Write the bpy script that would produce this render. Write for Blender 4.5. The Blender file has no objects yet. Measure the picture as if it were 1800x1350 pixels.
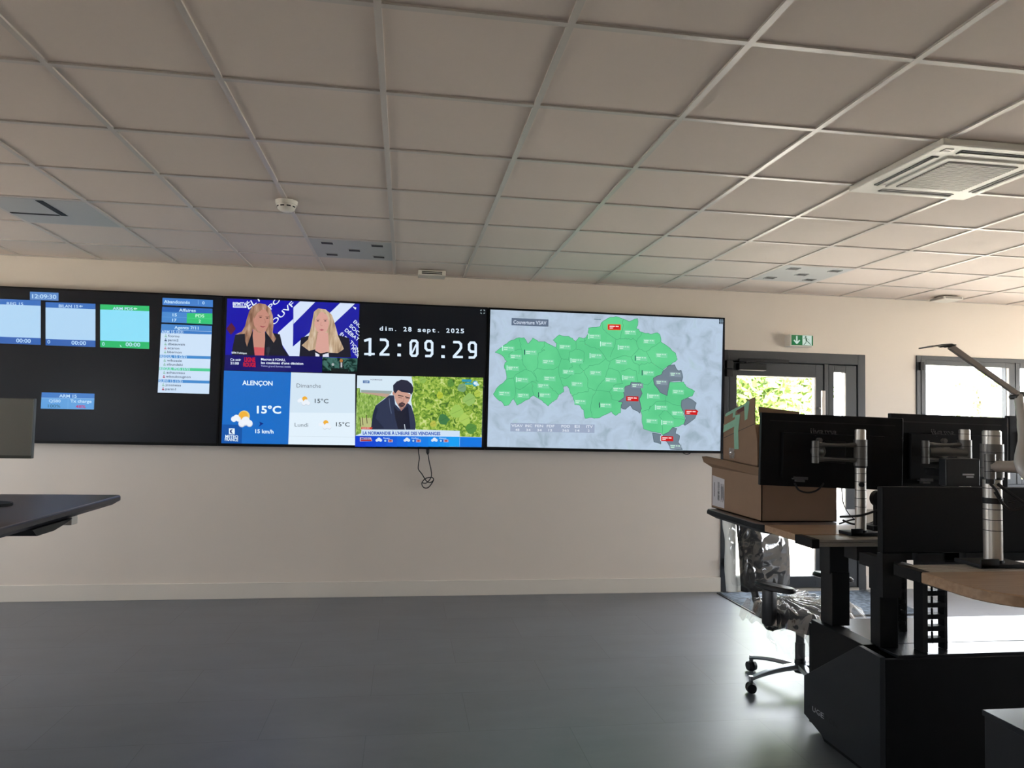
import bpy, bmesh, math, random
from mathutils import Vector, Matrix
from mathutils.geometry import tessellate_polygon
SC = bpy.context.scene
COL = SC.collection
PI = math.pi
random.seed(7)

# ------------------------------------------------------------------ camera
F_PX, YAW, PITCH, ROLL, EYE = 1268.41, .14676, .04988, .02117, 1.526
fwd = Vector((math.sin(YAW)*math.cos(PITCH), math.cos(YAW)*math.cos(PITCH), math.sin(PITCH)))
rgt = Vector((math.cos(YAW), -math.sin(YAW), 0))
upv = rgt.cross(fwd)
R2 = rgt*math.cos(ROLL) + upv*math.sin(ROLL)
U2 = -rgt*math.sin(ROLL) + upv*math.cos(ROLL)
cam_d = bpy.data.cameras.new('camera'); cam = bpy.data.objects.new('camera', cam_d); COL.objects.link(cam)
cam_d.sensor_width = 36; cam_d.lens = F_PX/1800*36; cam_d.clip_start = .05; cam_d.clip_end = 200
mw = Matrix((R2, U2, -fwd)).transposed().to_4x4(); mw.translation = (0, 0, EYE); cam.matrix_world = mw
SC.camera = cam
def on_y(px, py, y):
    d = fwd + R2*((px-900)/F_PX) - U2*((py-675)/F_PX)
    return Vector((0, 0, EYE)) + d*(y/d.y)

# ------------------------------------------------------------------ light
EXPO = 1.2
SC.view_settings.view_transform = 'Standard'; SC.view_settings.look = 'None'
SC.view_settings.gamma = 1; SC.view_settings.exposure = EXPO; SC.view_settings.use_curve_mapping = False
SC.cycles.use_denoising = True
SC.cycles.max_bounces = 10; SC.cycles.diffuse_bounces = 6; SC.cycles.glossy_bounces = 4; SC.cycles.transparent_max_bounces = 16
SC.cycles.sample_clamp_indirect = 6
world = bpy.data.worlds.new('sky'); SC.world = world; world.use_nodes = True
wn = world.node_tree.nodes; wn['Background'].inputs[0].default_value = (.88, .93, 1, 1)
wn['Background'].inputs[1].default_value = 7.5
sd = bpy.data.lights.new('sun', 'SUN'); sd.energy = 15; sd.color = (1, .93, .82); sd.angle = .02
sun = bpy.data.objects.new('sun', sd); COL.objects.link(sun); sun.rotation_euler = (math.radians(38), 0, math.radians(-35))
def portal(name, loc, rot, sx, sy):
    d = bpy.data.lights.new(name, 'AREA'); d.shape = 'RECTANGLE'; d.size = sx; d.size_y = sy; d.cycles.is_portal = True
    o = bpy.data.objects.new(name, d); COL.objects.link(o); o.location = loc; o.rotation_euler = rot
WALL_Y, ROOM_L, ROOM_R, ROOM_B, CEIL = 6.33, -5.6, 8.2, -4.0, 2.773
portal('sky_portal_door', (3.62, 6.5, 1.08), (-PI/2, 0, 0), 1.25, 2.0)
portal('sky_portal_window', (6.4, 6.5, 1.55), (-PI/2, 0, 0), 3.1, 1.35)
portal('sky_portal_right', (ROOM_R+.25, 3.3, 1.6), (0, PI/2, 0), 1.3, 4.6)
portal('sky_portal_left', (ROOM_L-.25, 4.2, 1.6), (0, -PI/2, 0), 1.3, 2.0)
portal('sky_portal_left_front', (ROOM_L-.25, -1.7, 1.6), (0, -PI/2, 0), 1.3, 1.2)

# ------------------------------------------------------------------ materials
def lin(c):
    return tuple((x/255/12.92 if x/255 <= .04045 else ((x/255+.055)/1.055)**2.4) for x in c)
def nodes(name):
    m = bpy.data.materials.new(name); m.use_nodes = True
    return m, m.node_tree, m.node_tree.nodes['Principled BSDF']
def mat(name, rgb, rough=.5, metal=0, spec=.5, noise=0, nscale=8, bump=0, bscale=200, coat=0):
    m, nt, b = nodes(name)
    b.inputs['Base Color'].default_value = (*rgb, 1); b.inputs['Roughness'].default_value = rough
    b.inputs['Metallic'].default_value = metal; b.inputs['Specular IOR Level'].default_value = spec
    b.inputs['Coat Weight'].default_value = coat
    tc = nt.nodes.new('ShaderNodeTexCoord')
    if noise:
        n = nt.nodes.new('ShaderNodeTexNoise'); n.inputs['Scale'].default_value = nscale; n.inputs['Detail'].default_value = 5
        r = nt.nodes.new('ShaderNodeMapRange'); r.inputs['To Min'].default_value = 1-noise; r.inputs['To Max'].default_value = 1+noise
        h = nt.nodes.new('ShaderNodeHueSaturation'); h.inputs['Color'].default_value = (*rgb, 1)
        nt.links.new(tc.outputs['Object'], n.inputs['Vector']); nt.links.new(n.outputs['Fac'], r.inputs['Value'])
        nt.links.new(r.outputs[0], h.inputs['Value']); nt.links.new(h.outputs[0], b.inputs['Base Color'])
    if bump:
        n2 = nt.nodes.new('ShaderNodeTexNoise'); n2.inputs['Scale'].default_value = bscale; n2.inputs['Detail'].default_value = 3
        bp = nt.nodes.new('ShaderNodeBump'); bp.inputs['Strength'].default_value = bump; bp.inputs['Distance'].default_value = .002
        nt.links.new(tc.outputs['Object'], n2.inputs['Vector']); nt.links.new(n2.outputs['Fac'], bp.inputs['Height'])
        nt.links.new(bp.outputs[0], b.inputs['Normal'])
    return m
_em = {}
def emis(rgb255, k=1.0):
    key = (rgb255, k)
    if key not in _em:
        m = bpy.data.materials.new('screen_light_%02x%02x%02x' % rgb255); m.use_nodes = True; nt = m.node_tree
        nt.nodes.clear(); o = nt.nodes.new('ShaderNodeOutputMaterial'); e = nt.nodes.new('ShaderNodeEmission')
        e.inputs[0].default_value = (*lin(rgb255), 1); e.inputs[1].default_value = k*2**-EXPO
        g = nt.nodes.new('ShaderNodeBsdfGlossy'); g.inputs['Roughness'].default_value = .3; g.inputs['Color'].default_value = (.04, .04, .04, 1)
        a = nt.nodes.new('ShaderNodeAddShader')
        nt.links.new(e.outputs[0], a.inputs[0]); nt.links.new(g.outputs[0], a.inputs[1]); nt.links.new(a.outputs[0], o.inputs[0])
        _em[key] = m
    return _em[key]
def emis_noise(name, stops, scale, detail=6, distort=0, kind='noise', stretch=(1, 1, 1)):
    m = bpy.data.materials.new(name); m.use_nodes = True; nt = m.node_tree; nt.nodes.clear()
    o = nt.nodes.new('ShaderNodeOutputMaterial'); e = nt.nodes.new('ShaderNodeEmission'); e.inputs[1].default_value = 2**-EXPO
    tc = nt.nodes.new('ShaderNodeTexCoord'); mp = nt.nodes.new('ShaderNodeMapping'); mp.inputs['Scale'].default_value = stretch
    if kind == 'noise':
        n = nt.nodes.new('ShaderNodeTexNoise'); n.inputs['Detail'].default_value = detail; n.inputs['Distortion'].default_value = distort; out = n.outputs['Fac']
    else:
        n = nt.nodes.new('ShaderNodeTexVoronoi'); out = n.outputs['Color']
    n.inputs['Scale'].default_value = scale
    cr = nt.nodes.new('ShaderNodeValToRGB')
    while len(cr.color_ramp.elements) < len(stops): cr.color_ramp.elements.new(.5)
    for el, (p, c) in zip(cr.color_ramp.elements, stops): el.position = p; el.color = (*lin(c), 1)
    nt.links.new(tc.outputs['Object'], mp.inputs[0]); nt.links.new(mp.outputs[0], n.inputs['Vector'])
    nt.links.new(out, cr.inputs[0]); nt.links.new(cr.outputs[0], e.inputs[0]); nt.links.new(e.outputs[0], o.inputs[0])
    return m
def clear_mat(name, gloss=.08, rough=.02, white=0, tint=(1, 1, 1)):
    m = bpy.data.materials.new(name); m.use_nodes = True; nt = m.node_tree; nt.nodes.clear()
    o = nt.nodes.new('ShaderNodeOutputMaterial'); t = nt.nodes.new('ShaderNodeBsdfTransparent'); t.inputs[0].default_value = (*tint, 1)
    g = nt.nodes.new('ShaderNodeBsdfGlossy'); g.inputs['Roughness'].default_value = rough
    x = nt.nodes.new('ShaderNodeMixShader'); x.inputs[0].default_value = gloss
    nt.links.new(t.outputs[0], x.inputs[1]); nt.links.new(g.outputs[0], x.inputs[2]); last = x
    if white:
        d = nt.nodes.new('ShaderNodeBsdfDiffuse'); d.inputs[0].default_value = (.9, .9, .9, 1)
        tr = nt.nodes.new('ShaderNodeBsdfTranslucent'); tr.inputs[0].default_value = (.9, .9, .88, 1)
        a = nt.nodes.new('ShaderNodeMixShader'); a.inputs[0].default_value = .6
        nt.links.new(d.outputs[0], a.inputs[1]); nt.links.new(tr.outputs[0], a.inputs[2])
        y = nt.nodes.new('ShaderNodeMixShader'); y.inputs[0].default_value = white
        nt.links.new(x.outputs[0], y.inputs[1]); nt.links.new(a.outputs[0], y.inputs[2]); last = y
    nt.links.new(last.outputs[0], o.inputs[0])
    return m

M = {}
M['wall'] = mat('cream_paint', (.75, .685, .61), .65, noise=.02, nscale=3, bump=.06, bscale=350)
M['base'] = mat('baseboard_paint', (.74, .70, .63), .45, bump=.02)
M['tile'] = mat('ceiling_tile', (.72, .63, .565), .9, spec=.2, noise=.015, nscale=30, bump=.15, bscale=500)
M['tbar'] = mat('grid_metal', (.56, .51, .465), .38, spec=.8, noise=.01)
M['greymetal'] = mat('grey_panel', (.46, .47, .465), .5, noise=.02, nscale=20)
M['black'] = mat('black_void', (.004, .004, .004), .6)
M['white'] = mat('white_plastic', (.78, .75, .68), .4, noise=.01)
M['grille'] = mat('grille_grey', (.34, .32, .29), .6, noise=.05, nscale=60)
M['frame'] = mat('anthracite_frame', (.036, .041, .046), .4, noise=.04, nscale=10, bump=.05, bscale=600)
M['blackmetal'] = mat('black_steel', (.007, .0075, .009), .5, spec=.35, noise=.05, nscale=12, bump=.05, bscale=500)
M['cabinet'] = mat('anthracite_laminate', (.016, .019, .024), .45, noise=.08, nscale=6, bump=.05, bscale=600)
M['gloss'] = mat('satin_top', (.03, .032, .036), .27, spec=.4, noise=.05, nscale=5)
M['tvglass'] = mat('screen_off', (.003, .004, .006), .28, spec=.36, noise=.02)
_b = M['tvglass'].node_tree.nodes['Principled BSDF']; _b.inputs['Emission Color'].default_value = (.0016, .0026, .0048, 1); _b.inputs['Emission Strength'].default_value = 2**-EXPO
M['monblack'] = mat('monitor_plastic', (.004, .004, .0045), .5, spec=.22, noise=.05, nscale=15, bump=.05, bscale=700)
M['logo'] = mat('logo_grey', (.09, .09, .09), .4)
M['logow'] = mat('logo_silver', (.55, .57, .62), .3)
M['logod'] = mat('logo_dark', (.008, .009, .012), .5)
M['alu'] = mat('brushed_aluminium', (.52, .49, .44), .38, metal=.75, noise=.05, nscale=30)
M['aludark'] = mat('grey_casting', (.15, .145, .135), .42, metal=.6, noise=.05, nscale=30)
M['chrome'] = mat('polished_aluminium', (.40, .42, .44), .3, metal=1, noise=.03)
M['silver'] = mat('lamp_silver', (.50, .46, .42), .4, metal=.4, noise=.03)
M['whitemetal'] = mat('white_lamp_metal', (.6, .58, .55), .4, metal=.2)
M['card'] = mat('cardboard', (.31, .205, .135), .8, spec=.2, noise=.07, nscale=14, bump=.1, bscale=120)
M['cardin'] = mat('cardboard_inside', (.27, .175, .11), .85, spec=.2, noise=.07, nscale=14, bump=.1, bscale=120)
M['tape'] = mat('green_tape', (.27, .55, .38), .4, noise=.12, nscale=40)
M['cleartape'] = clear_mat('clear_tape', .3, .12, .35)
M['label'] = mat('paper_label', (.62, .60, .62), .6, noise=.03)
M['ink'] = mat('ink', (.03, .03, .03), .6)
M['darktop'] = mat('desk_laminate', (.16, .13, .12), .3, noise=.1, nscale=4, bump=.03)
M['fabric'] = mat('black_mesh_fabric', (.006, .006, .007), .75, noise=.1, nscale=60, bump=.4, bscale=300)
M['chairplastic'] = mat('chair_plastic', (.013, .013, .015), .4, noise=.05)
M['pane'] = clear_mat('window_pane', .05, .01)
M['cable'] = mat('cable_rubber', (.008, .008, .008), .45)
M['exitgreen'] = None
# wood
def wood():
    m, nt, b = nodes('oak_laminate')
    tc = nt.nodes.new('ShaderNodeTexCoord'); mp = nt.nodes.new('ShaderNodeMapping'); mp.inputs['Scale'].default_value = (2, 30, 30)
    n = nt.nodes.new('ShaderNodeTexNoise'); n.inputs['Scale'].default_value = 2.2; n.inputs['Detail'].default_value = 8; n.inputs['Distortion'].default_value = .6
    cr = nt.nodes.new('ShaderNodeValToRGB'); cr.color_ramp.elements[0].position = .3; cr.color_ramp.elements[1].position = .72
    cr.color_ramp.elements[0].color = (.34, .21, .12, 1); cr.color_ramp.elements[1].color = (.46, .31, .19, 1)
    nt.links.new(tc.outputs['Object'], mp.inputs[0]); nt.links.new(mp.outputs[0], n.inputs['Vector'])
    nt.links.new(n.outputs['Fac'], cr.inputs[0]); nt.links.new(cr.outputs[0], b.inputs['Base Color']); b.inputs['Roughness'].default_value = .38
    return m
M['wood'] = wood()
def floor_mat():
    m, nt, b = nodes('vinyl_floor'); L = nt.links.new
    tc = nt.nodes.new('ShaderNodeTexCoord')
    mp = nt.nodes.new('ShaderNodeMapping'); mp.inputs['Location'].default_value = (.14, .4, 0)
    br = nt.nodes.new('ShaderNodeTexBrick'); br.inputs['Scale'].default_value = 1; br.inputs['Brick Width'].default_value = 1.0; br.inputs['Row Height'].default_value = .5
    br.inputs['Mortar Size'].default_value = .0016; br.inputs['Mortar Smooth'].default_value = .3
    br.inputs['Color1'].default_value = (.95, .95, .95, 1); br.inputs['Color2'].default_value = (1.04, 1.04, 1.04, 1); br.inputs['Mortar'].default_value = (.55, .55, .55, 1)
    L(tc.outputs['Object'], mp.inputs[0]); L(mp.outputs[0], br.inputs['Vector'])
    m2 = nt.nodes.new('ShaderNodeMapping'); m2.inputs['Scale'].default_value = (.8, 2.0, 1)
    n = nt.nodes.new('ShaderNodeTexNoise'); n.inputs['Scale'].default_value = 2.2; n.inputs['Detail'].default_value = 9; n.inputs['Roughness'].default_value = .62; n.inputs['Distortion'].default_value = .4
    L(tc.outputs['Object'], m2.inputs[0]); L(m2.outputs[0], n.inputs['Vector'])
    cr = nt.nodes.new('ShaderNodeValToRGB'); cr.color_ramp.elements[0].position = .25; cr.color_ramp.elements[1].position = .78
    cr.color_ramp.elements[0].color = (.120, .132, .152, 1); cr.color_ramp.elements[1].color = (.184, .199, .226, 1)
    L(n.outputs['Fac'], cr.inputs[0])
    mx = nt.nodes.new('ShaderNodeMix'); mx.data_type = 'RGBA'; mx.blend_type = 'MULTIPLY'; mx.inputs[0].default_value = 1
    L(cr.outputs[0], mx.inputs[6]); L(br.outputs['Color'], mx.inputs[7]); L(mx.outputs[2], b.inputs['Base Color'])
    b.inputs['Specular IOR Level'].default_value = 1.0
    r = nt.nodes.new('ShaderNodeMapRange'); r.inputs['To Min'].default_value = .33; r.inputs['To Max'].default_value = .47
    L(n.outputs['Fac'], r.inputs['Value']); L(r.outputs[0], b.inputs['Roughness'])
    return m
M['floor'] = floor_mat()
def mat_rug():
    m, nt, b = nodes('door_mat_pile'); L = nt.links.new
    tc = nt.nodes.new('ShaderNodeTexCoord'); n = nt.nodes.new('ShaderNodeTexNoise'); n.inputs['Scale'].default_value = 26; n.inputs['Detail'].default_value = 8
    cr = nt.nodes.new('ShaderNodeValToRGB'); cr.color_ramp.elements[0].position = .4; cr.color_ramp.elements[1].position = .62
    cr.color_ramp.elements[0].color = (.022, .032, .045, 1); cr.color_ramp.elements[1].color = (.075, .10, .13, 1)
    L(tc.outputs['Object'], n.inputs['Vector']); L(n.outputs['Fac'], cr.inputs[0]); L(cr.outputs[0], b.inputs['Base Color'])
    b.inputs['Roughness'].default_value = .95
    bp = nt.nodes.new('ShaderNodeBump'); bp.inputs['Distance'].default_value = .006; L(n.outputs['Fac'], bp.inputs['Height']); L(bp.outputs[0], b.inputs['Normal'])
    return m
M['rug'] = mat_rug()
def leaf_mat(name, c1, c2):
    m, nt, b = nodes(name); L = nt.links.new
    tc = nt.nodes.new('ShaderNodeTexCoord'); n = nt.nodes.new('ShaderNodeTexNoise'); n.inputs['Scale'].default_value = 3; n.inputs['Detail'].default_value = 4
    cr = nt.nodes.new('ShaderNodeValToRGB'); cr.color_ramp.elements[0].position = .35; cr.color_ramp.elements[1].position = .65
    cr.color_ramp.elements[0].color = (*c1, 1); cr.color_ramp.elements[1].color = (*c2, 1)
    L(tc.outputs['Object'], n.inputs['Vector']); L(n.outputs['Fac'], cr.inputs[0]); L(cr.outputs[0], b.inputs['Base Color'])
    b.inputs['Roughness'].default_value = .5
    t = nt.nodes.new('ShaderNodeBsdfTranslucent'); L(cr.outputs[0], t.inputs[0])
    x = nt.nodes.new('ShaderNodeMixShader'); x.inputs[0].default_value = .4
    L(b.outputs[0], x.inputs[1]); L(t.outputs[0], x.inputs[2]); L(x.outputs[0], nt.nodes['Material Output'].inputs[0])
    return m
M['leaf'] = leaf_mat('leaf_green', (.15, .26, .045), (.33, .42, .12))
M['leaf2'] = leaf_mat('leaf_pale', (.16, .24, .05), (.36, .42, .12))
M['bark'] = mat('bark', (.12, .09, .06), .9, noise=.2, nscale=20, bump=.5, bscale=40)
M['ground'] = mat('pale_gravel', (.74, .68, .58), .9, noise=.12, nscale=10, bump=.3, bscale=80)

# ------------------------------------------------------------------ mesh helpers
class MB:
    def __init__(s, off=(0, 0, 0)): s.bm = bmesh.new(); s.mi = 0; s.off = Vector(off)
    def add(s, verts, faces):
        vs = [s.bm.verts.new(Vector(v) - s.off) for v in verts]; out = []
        for f in faces:
            try: fc = s.bm.faces.new([vs[i] for i in f]); fc.material_index = s.mi; out.append(fc)
            except ValueError: pass
        return out
    def box(s, a, b, rot=None, piv=None, bev=0):
        (x0, y0, z0), (x1, y1, z1) = a, b
        v = [Vector(p) for p in ((x0, y0, z0), (x1, y0, z0), (x1, y1, z0), (x0, y1, z0), (x0, y0, z1), (x1, y0, z1), (x1, y1, z1), (x0, y1, z1))]
        if rot is not None:
            c = Vector(piv) if piv is not None else sum(v, Vector())/8; v = [c + rot @ (p-c) for p in v]
        fs = s.add(v, [(0, 3, 2, 1), (4, 5, 6, 7), (0, 1, 5, 4), (1, 2, 6, 5), (2, 3, 7, 6), (3, 0, 4, 7)])
        if bev:
            es = list({e for f in fs for e in f.edges})
            r = bmesh.ops.bevel(s.bm, geom=es, offset=bev, segments=2, affect='EDGES', profile=.5)
            for f in r['faces']: f.material_index = s.mi
    def prism(s, prof, axis, a, b, bev=0):
        """prof: 2-D outline; axis 'x' -> (y,z), 'y' -> (x,z), 'z' -> (x,y)."""
        def P(u, v, t): return {'x': (t, u, v), 'y': (u, t, v), 'z': (u, v, t)}[axis]
        n = len(prof)
        fs = s.add([P(u, v, a) for u, v in prof]+[P(u, v, b) for u, v in prof],
              [tuple(range(n)), tuple(range(2*n-1, n-1, -1))]+[(i, i+n, (i+1) % n+n, (i+1) % n) for i in range(n)])
        if bev:
            es = list({e for f in fs[:2] for e in f.edges})
            r = bmesh.ops.bevel(s.bm, geom=es, offset=bev, segments=2, affect='EDGES', profile=.5)
            for f in r['faces']: f.material_index = s.mi
    def cyl(s, p0, p1, r0, r1=None, n=20, cap=True):
        p0, p1 = Vector(p0), Vector(p1); r1 = r0 if r1 is None else r1
        d = (p1-p0).normalized(); t = d.orthogonal().normalized(); w = d.cross(t)
        v = [p0+(t*math.cos(2*PI*i/n)+w*math.sin(2*PI*i/n))*r0 for i in range(n)]+[p1+(t*math.cos(2*PI*i/n)+w*math.sin(2*PI*i/n))*r1 for i in range(n)]
        f = [(i, (i+1) % n, (i+1) % n+n, i+n) for i in range(n)]
        if cap: f += [tuple(range(n-1, -1, -1)), tuple(range(n, 2*n))]
        s.add(v, f)
    def tube(s, pts, r, n=8, smooth=True):
        pts = [Vector(p) for p in pts]
        if smooth:
            q = []
            for i in range(len(pts)-1):
                p0 = pts[max(i-1, 0)]; p1 = pts[i]; p2 = pts[i+1]; p3 = pts[min(i+2, len(pts)-1)]
                for k in range(6):
                    t = k/6; q.append(.5*((2*p1)+(p2-p0)*t+(2*p0-5*p1+4*p2-p3)*t*t+(3*p1-p0-3*p2+p3)*t**3))
            q.append(pts[-1]); pts = q
        rings = []; up = None
        for i, p in enumerate(pts):
            d = (pts[min(i+1, len(pts)-1)]-pts[max(i-1, 0)]).normalized()
            up = d.orthogonal().normalized() if up is None else (up-d*up.dot(d)).normalized()
            w = d.cross(up); rr = r[min(i*len(r)//len(pts), len(r)-1)] if isinstance(r, (list, tuple)) else r
            rings.append([p+(up*math.cos(2*PI*k/n)+w*math.sin(2*PI*k/n))*rr for k in range(n)])
        v = [x for q in rings for x in q]; m = len(rings)
        f = [(i*n+k, i*n+(k+1) % n, (i+1)*n+(k+1) % n, (i+1)*n+k) for i in range(m-1) for k in range(n)]
        f += [tuple(range(n-1, -1, -1)), tuple(range((m-1)*n, m*n))]
        s.add(v, f)
    def loft(s, rings, close=True, cap=True):
        n = len(rings[0]); v = [x for q in rings for x in q]; m = len(rings)
        f = [(i*n+k, i*n+(k+1) % n, (i+1)*n+(k+1) % n, (i+1)*n+k) for i in range(m-1) for k in range(n if close else n-1)]
        if cap: f += [tuple(range(n-1, -1, -1)), tuple(range((m-1)*n, m*n))]
        s.add(v, f)
    def grid(s, fn, nu, nv):
        v = [fn(i/nu, j/nv) for j in range(nv+1) for i in range(nu+1)]
        s.add(v, [(j*(nu+1)+i, j*(nu+1)+i+1, (j+1)*(nu+1)+i+1, (j+1)*(nu+1)+i) for j in range(nv) for i in range(nu)])
    def build(s, name, mats, parent=None, smooth=False, recalc=True, angle=35):
        if recalc: bmesh.ops.recalc_face_normals(s.bm, faces=s.bm.faces[:])
        me = bpy.data.meshes.new(name); s.bm.to_mesh(me); s.bm.free()
        for m in (mats if isinstance(mats, (list, tuple)) else [mats]): me.materials.append(M[m] if isinstance(m, str) else m)
        if smooth:
            me.polygons.foreach_set('use_smooth', [True]*len(me.polygons)); me.set_sharp_from_angle(angle=math.radians(angle))
        o = bpy.data.objects.new(name, me); COL.objects.link(o)
        if parent is not None: o.parent = parent
        return o
def tag(o, label, cat, group=None):
    o['label'] = label; o['category'] = cat
    if group: o['group'] = group
    return o
def thing(name, label, cat, loc=(0, 0, 0), rz=0, group=None):
    o = bpy.data.objects.new(name, None); COL.objects.link(o); o.empty_display_size = .05
    o.location = loc; o.rotation_euler = (0, 0, rz); return tag(o, label, cat, group)
def struct(o): o['kind'] = 'structure'; return o
def dup(root, loc, label=None, rz=None):
    r = root.copy(); COL.objects.link(r); r.location = loc
    if rz is not None: r.rotation_euler = (0, 0, rz)
    if label: r['label'] = label
    for ch in list(root.children):
        c = ch.copy(); COL.objects.link(c); c.parent = r
        for g in list(ch.children):
            d = g.copy(); COL.objects.link(d); d.parent = c
    return r
_fc = {}
def text_polys(body, bold=.0):
    """text outline mesh (verts 2-D, faces) of Blender's built-in font, unit size"""
    k = (body, bold)
    if k not in _fc:
        cu = bpy.data.curves.new('text', 'FONT'); cu.body = body; cu.size = 1; cu.offset = bold; cu.resolution_u = 3
        o = bpy.data.objects.new('text', cu); COL.objects.link(o)
        dg = bpy.context.evaluated_depsgraph_get(); me = o.evaluated_get(dg).to_mesh()
        _fc[k] = ([(v.co.x, v.co.y) for v in me.vertices], [tuple(p.vertices) for p in me.polygons])
        o.evaluated_get(dg).to_mesh_clear(); bpy.data.objects.remove(o); bpy.data.curves.remove(cu)
    return _fc[k]

# ------------------------------------------------------------------ room shell
def wall_with_holes(name, u0, u1, z0, z1, holes, place, mname='wall', th=.22):
    """wall slab in (u,z) with rectangular holes; place(u,z,t) -> point, t = 0 inner face .. 1 outer face"""
    us = sorted({u0, u1, *[h[0] for h in holes], *[h[1] for h in holes]}); zs = sorted({z0, z1, *[h[2] for h in holes], *[h[3] for h in holes]})
    m = MB()
    for i in range(len(us)-1):
        for j in range(len(zs)-1):
            uc, zc = (us[i]+us[i+1])/2, (zs[j]+zs[j+1])/2
            if any(h[0] < uc < h[1] and h[2] < zc < h[3] for h in holes): continue
            a, b, c, d = us[i], us[i+1], zs[j], zs[j+1]
            for t in (0, 1): m.add([place(a, c, t), place(b, c, t), place(b, d, t), place(a, d, t)], [(0, 1, 2, 3)])
    for h in holes:
        a, b, c, d = h; q = [(a, c), (b, c), (b, d), (a, d)]
        for k in range(4):
            p, r = q[k], q[(k+1) % 4]; m.add([place(*p, 0), place(*r, 0), place(*r, 1), place(*p, 1)], [(0, 1, 2, 3)])
    bmesh.ops.remove_doubles(m.bm, verts=m.bm.verts[:], dist=1e-5)
    return struct(m.build(name, mname))
T = .22
wall_with_holes('wall_back', ROOM_L-T, ROOM_R+T, 0, 3.1, [(2.90, 4.35, 0, 2.22), (4.89, 8.0, .95, 2.235)], lambda u, z, t: (u, WALL_Y+t*T, z))
wall_with_holes('wall_right', ROOM_B, WALL_Y, 0, 3.1, [(1.0, 5.6, .95, 2.235)], lambda u, z, t: (ROOM_R+t*T, u, z))
wall_with_holes('wall_left', ROOM_B, WALL_Y, 0, 3.1, [(3.2, 5.2, .95, 2.235), (-2.3, -1.1, .95, 2.235)], lambda u, z, t: (ROOM_L-t*T, u, z))
wall_with_holes('wall_front', ROOM_L-T, ROOM_R+T, 0, 3.1, [], lambda u, z, t: (u, ROOM_B-t*T, z))
m = MB(); m.box((ROOM_L-T, ROOM_B-T, -.12), (ROOM_R+T, WALL_Y+T, 0)); struct(m.build('floor', 'floor'))
m = MB(); m.box((ROOM_L-T, ROOM_B-T, CEIL+.006), (ROOM_R+T, WALL_Y+T, 3.1)); struct(m.build('ceiling', 'tile'))
# grid of T bars, 600 x 600 tiles
X0, Y1 = -.1162, WALL_Y-.563
GX = [X0+.6*i for i in range(-9, 14)]; GY = [Y1-.6*j for j in range(0, 17)]
m = MB(); hw = .012
for x in GX: m.box((x-hw, ROOM_B, CEIL-.002), (x+hw, WALL_Y, CEIL+.01))
for y in GY: m.box((ROOM_L, y-hw, CEIL-.0015), (ROOM_R, y+hw, CEIL+.009))
m.box((ROOM_L, WALL_Y-.02, CEIL-.001), (ROOM_R, WALL_Y, CEIL+.008))
struct(m.build('trim_1', 'tbar'))
def baseboard(name, a, b): mm = MB(); mm.box(a, b, bev=.003); return struct(mm.build(name, 'base'))
baseboard('baseboard_back', (ROOM_L, WALL_Y-.014, 0), (2.90, WALL_Y, .13))
baseboard('baseboard_back', (4.35, WALL_Y-.014, 0), (ROOM_R, WALL_Y, .13))
baseboard('baseboard_right', (ROOM_R-.014, ROOM_B, 0), (ROOM_R, WALL_Y-.014, .13))
baseboard('baseboard_left', (ROOM_L, ROOM_B, 0), (ROOM_L+.014, WALL_Y-.014, .13))

# door with side light
def bars(mm, rects, y0, y1, bev=.004):
    for x0, x1, z0, z1 in rects: mm.box((x0, y0, z0), (x1, y1, z1), bev=bev)
YF = WALL_Y-.012
d1 = bpy.data.objects.new('door_1', None); COL.objects.link(d1); d1.location = (3.62, WALL_Y, 0); struct(d1)
o_ = d1.location
m = MB(o_); bars(m, [(2.90, 2.965, 0, 2.22), (4.27, 4.35, 0, 2.22), (2.965, 4.27, 2.12, 2.22), (3.925, 3.965, .03, 2.12)], YF, YF+.09)
bars(m, [(2.90, 2.99, 0, 2.22), (4.24, 4.35, 0, 2.22), (2.9, 4.3, 2.09, 2.22), (3.90, 3.99, .0, 2.12), (2.9, 4.3, .0, .05)], YF+.078, YF+.12)
m.mi = 1; m.box((2.965, YF-.01, 0), (4.27, YF+.11, .022)); m.build('door_frame', ['frame', 'alu'], d1)
m = MB(o_); bars(m, [(2.972, 3.05, .025, 2.112), (3.84, 3.918, .025, 2.112), (3.05, 3.84, 1.985, 2.112), (3.05, 3.84, .025, .13)], YF+.008, YF+.075)
lf = m.build('door_leaf', 'frame', d1)
m = MB(o_); m.box((3.052, YF+.035, .132), (3.838, YF+.041, 1.983)); m.build('pane', 'pane', lf)
m = MB(o_); m.box((3.825, YF+.004, .135), (3.84, YF+.03, 1.98)); m.box((3.05, YF+.004, 1.983), (3.84, YF+.03, 1.990)); m.build('glazing_bead', 'alu', lf)
m = MB(o_); m.box((3.862, YF-.065, .28), (3.898, YF-.04, 1.863), bev=.006)
m.cyl((3.88, YF-.045, .45), (3.88, YF+.01, .45), .01); m.cyl((3.88, YF-.045, 1.7), (3.88, YF+.01, 1.7), .01)
m.build('pull_handle', 'silver', lf)
m = MB(o_); m.box((3.04, YF-.06, 2.035), (3.31, YF+.008, 2.095), bev=.006)
m.mi = 1; m.box((3.05, YF-.058, 2.0325), (3.305, YF, 2.036)); m.mi = 0
m.box((3.045, YF-.05, 2.11), (3.54, YF-.025, 2.14), bev=.003)
m.cyl((3.12, YF-.035, 2.09), (3.12, YF-.035, 2.125), .014); m.build('door_closer', ['blackmetal', 'alu'], d1)
m = MB(o_); m.box((2.925, YF-.05, 1.97), (2.985, YF+.01, 2.04), bev=.004); m.box((2.925, YF-.05, 2.045), (2.985, YF+.01, 2.12), bev=.004)
m.box((2.925, YF-.04, .22), (2.985, YF+.01, .30), bev=.004); m.build('hinge', 'blackmetal', d1)
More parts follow.
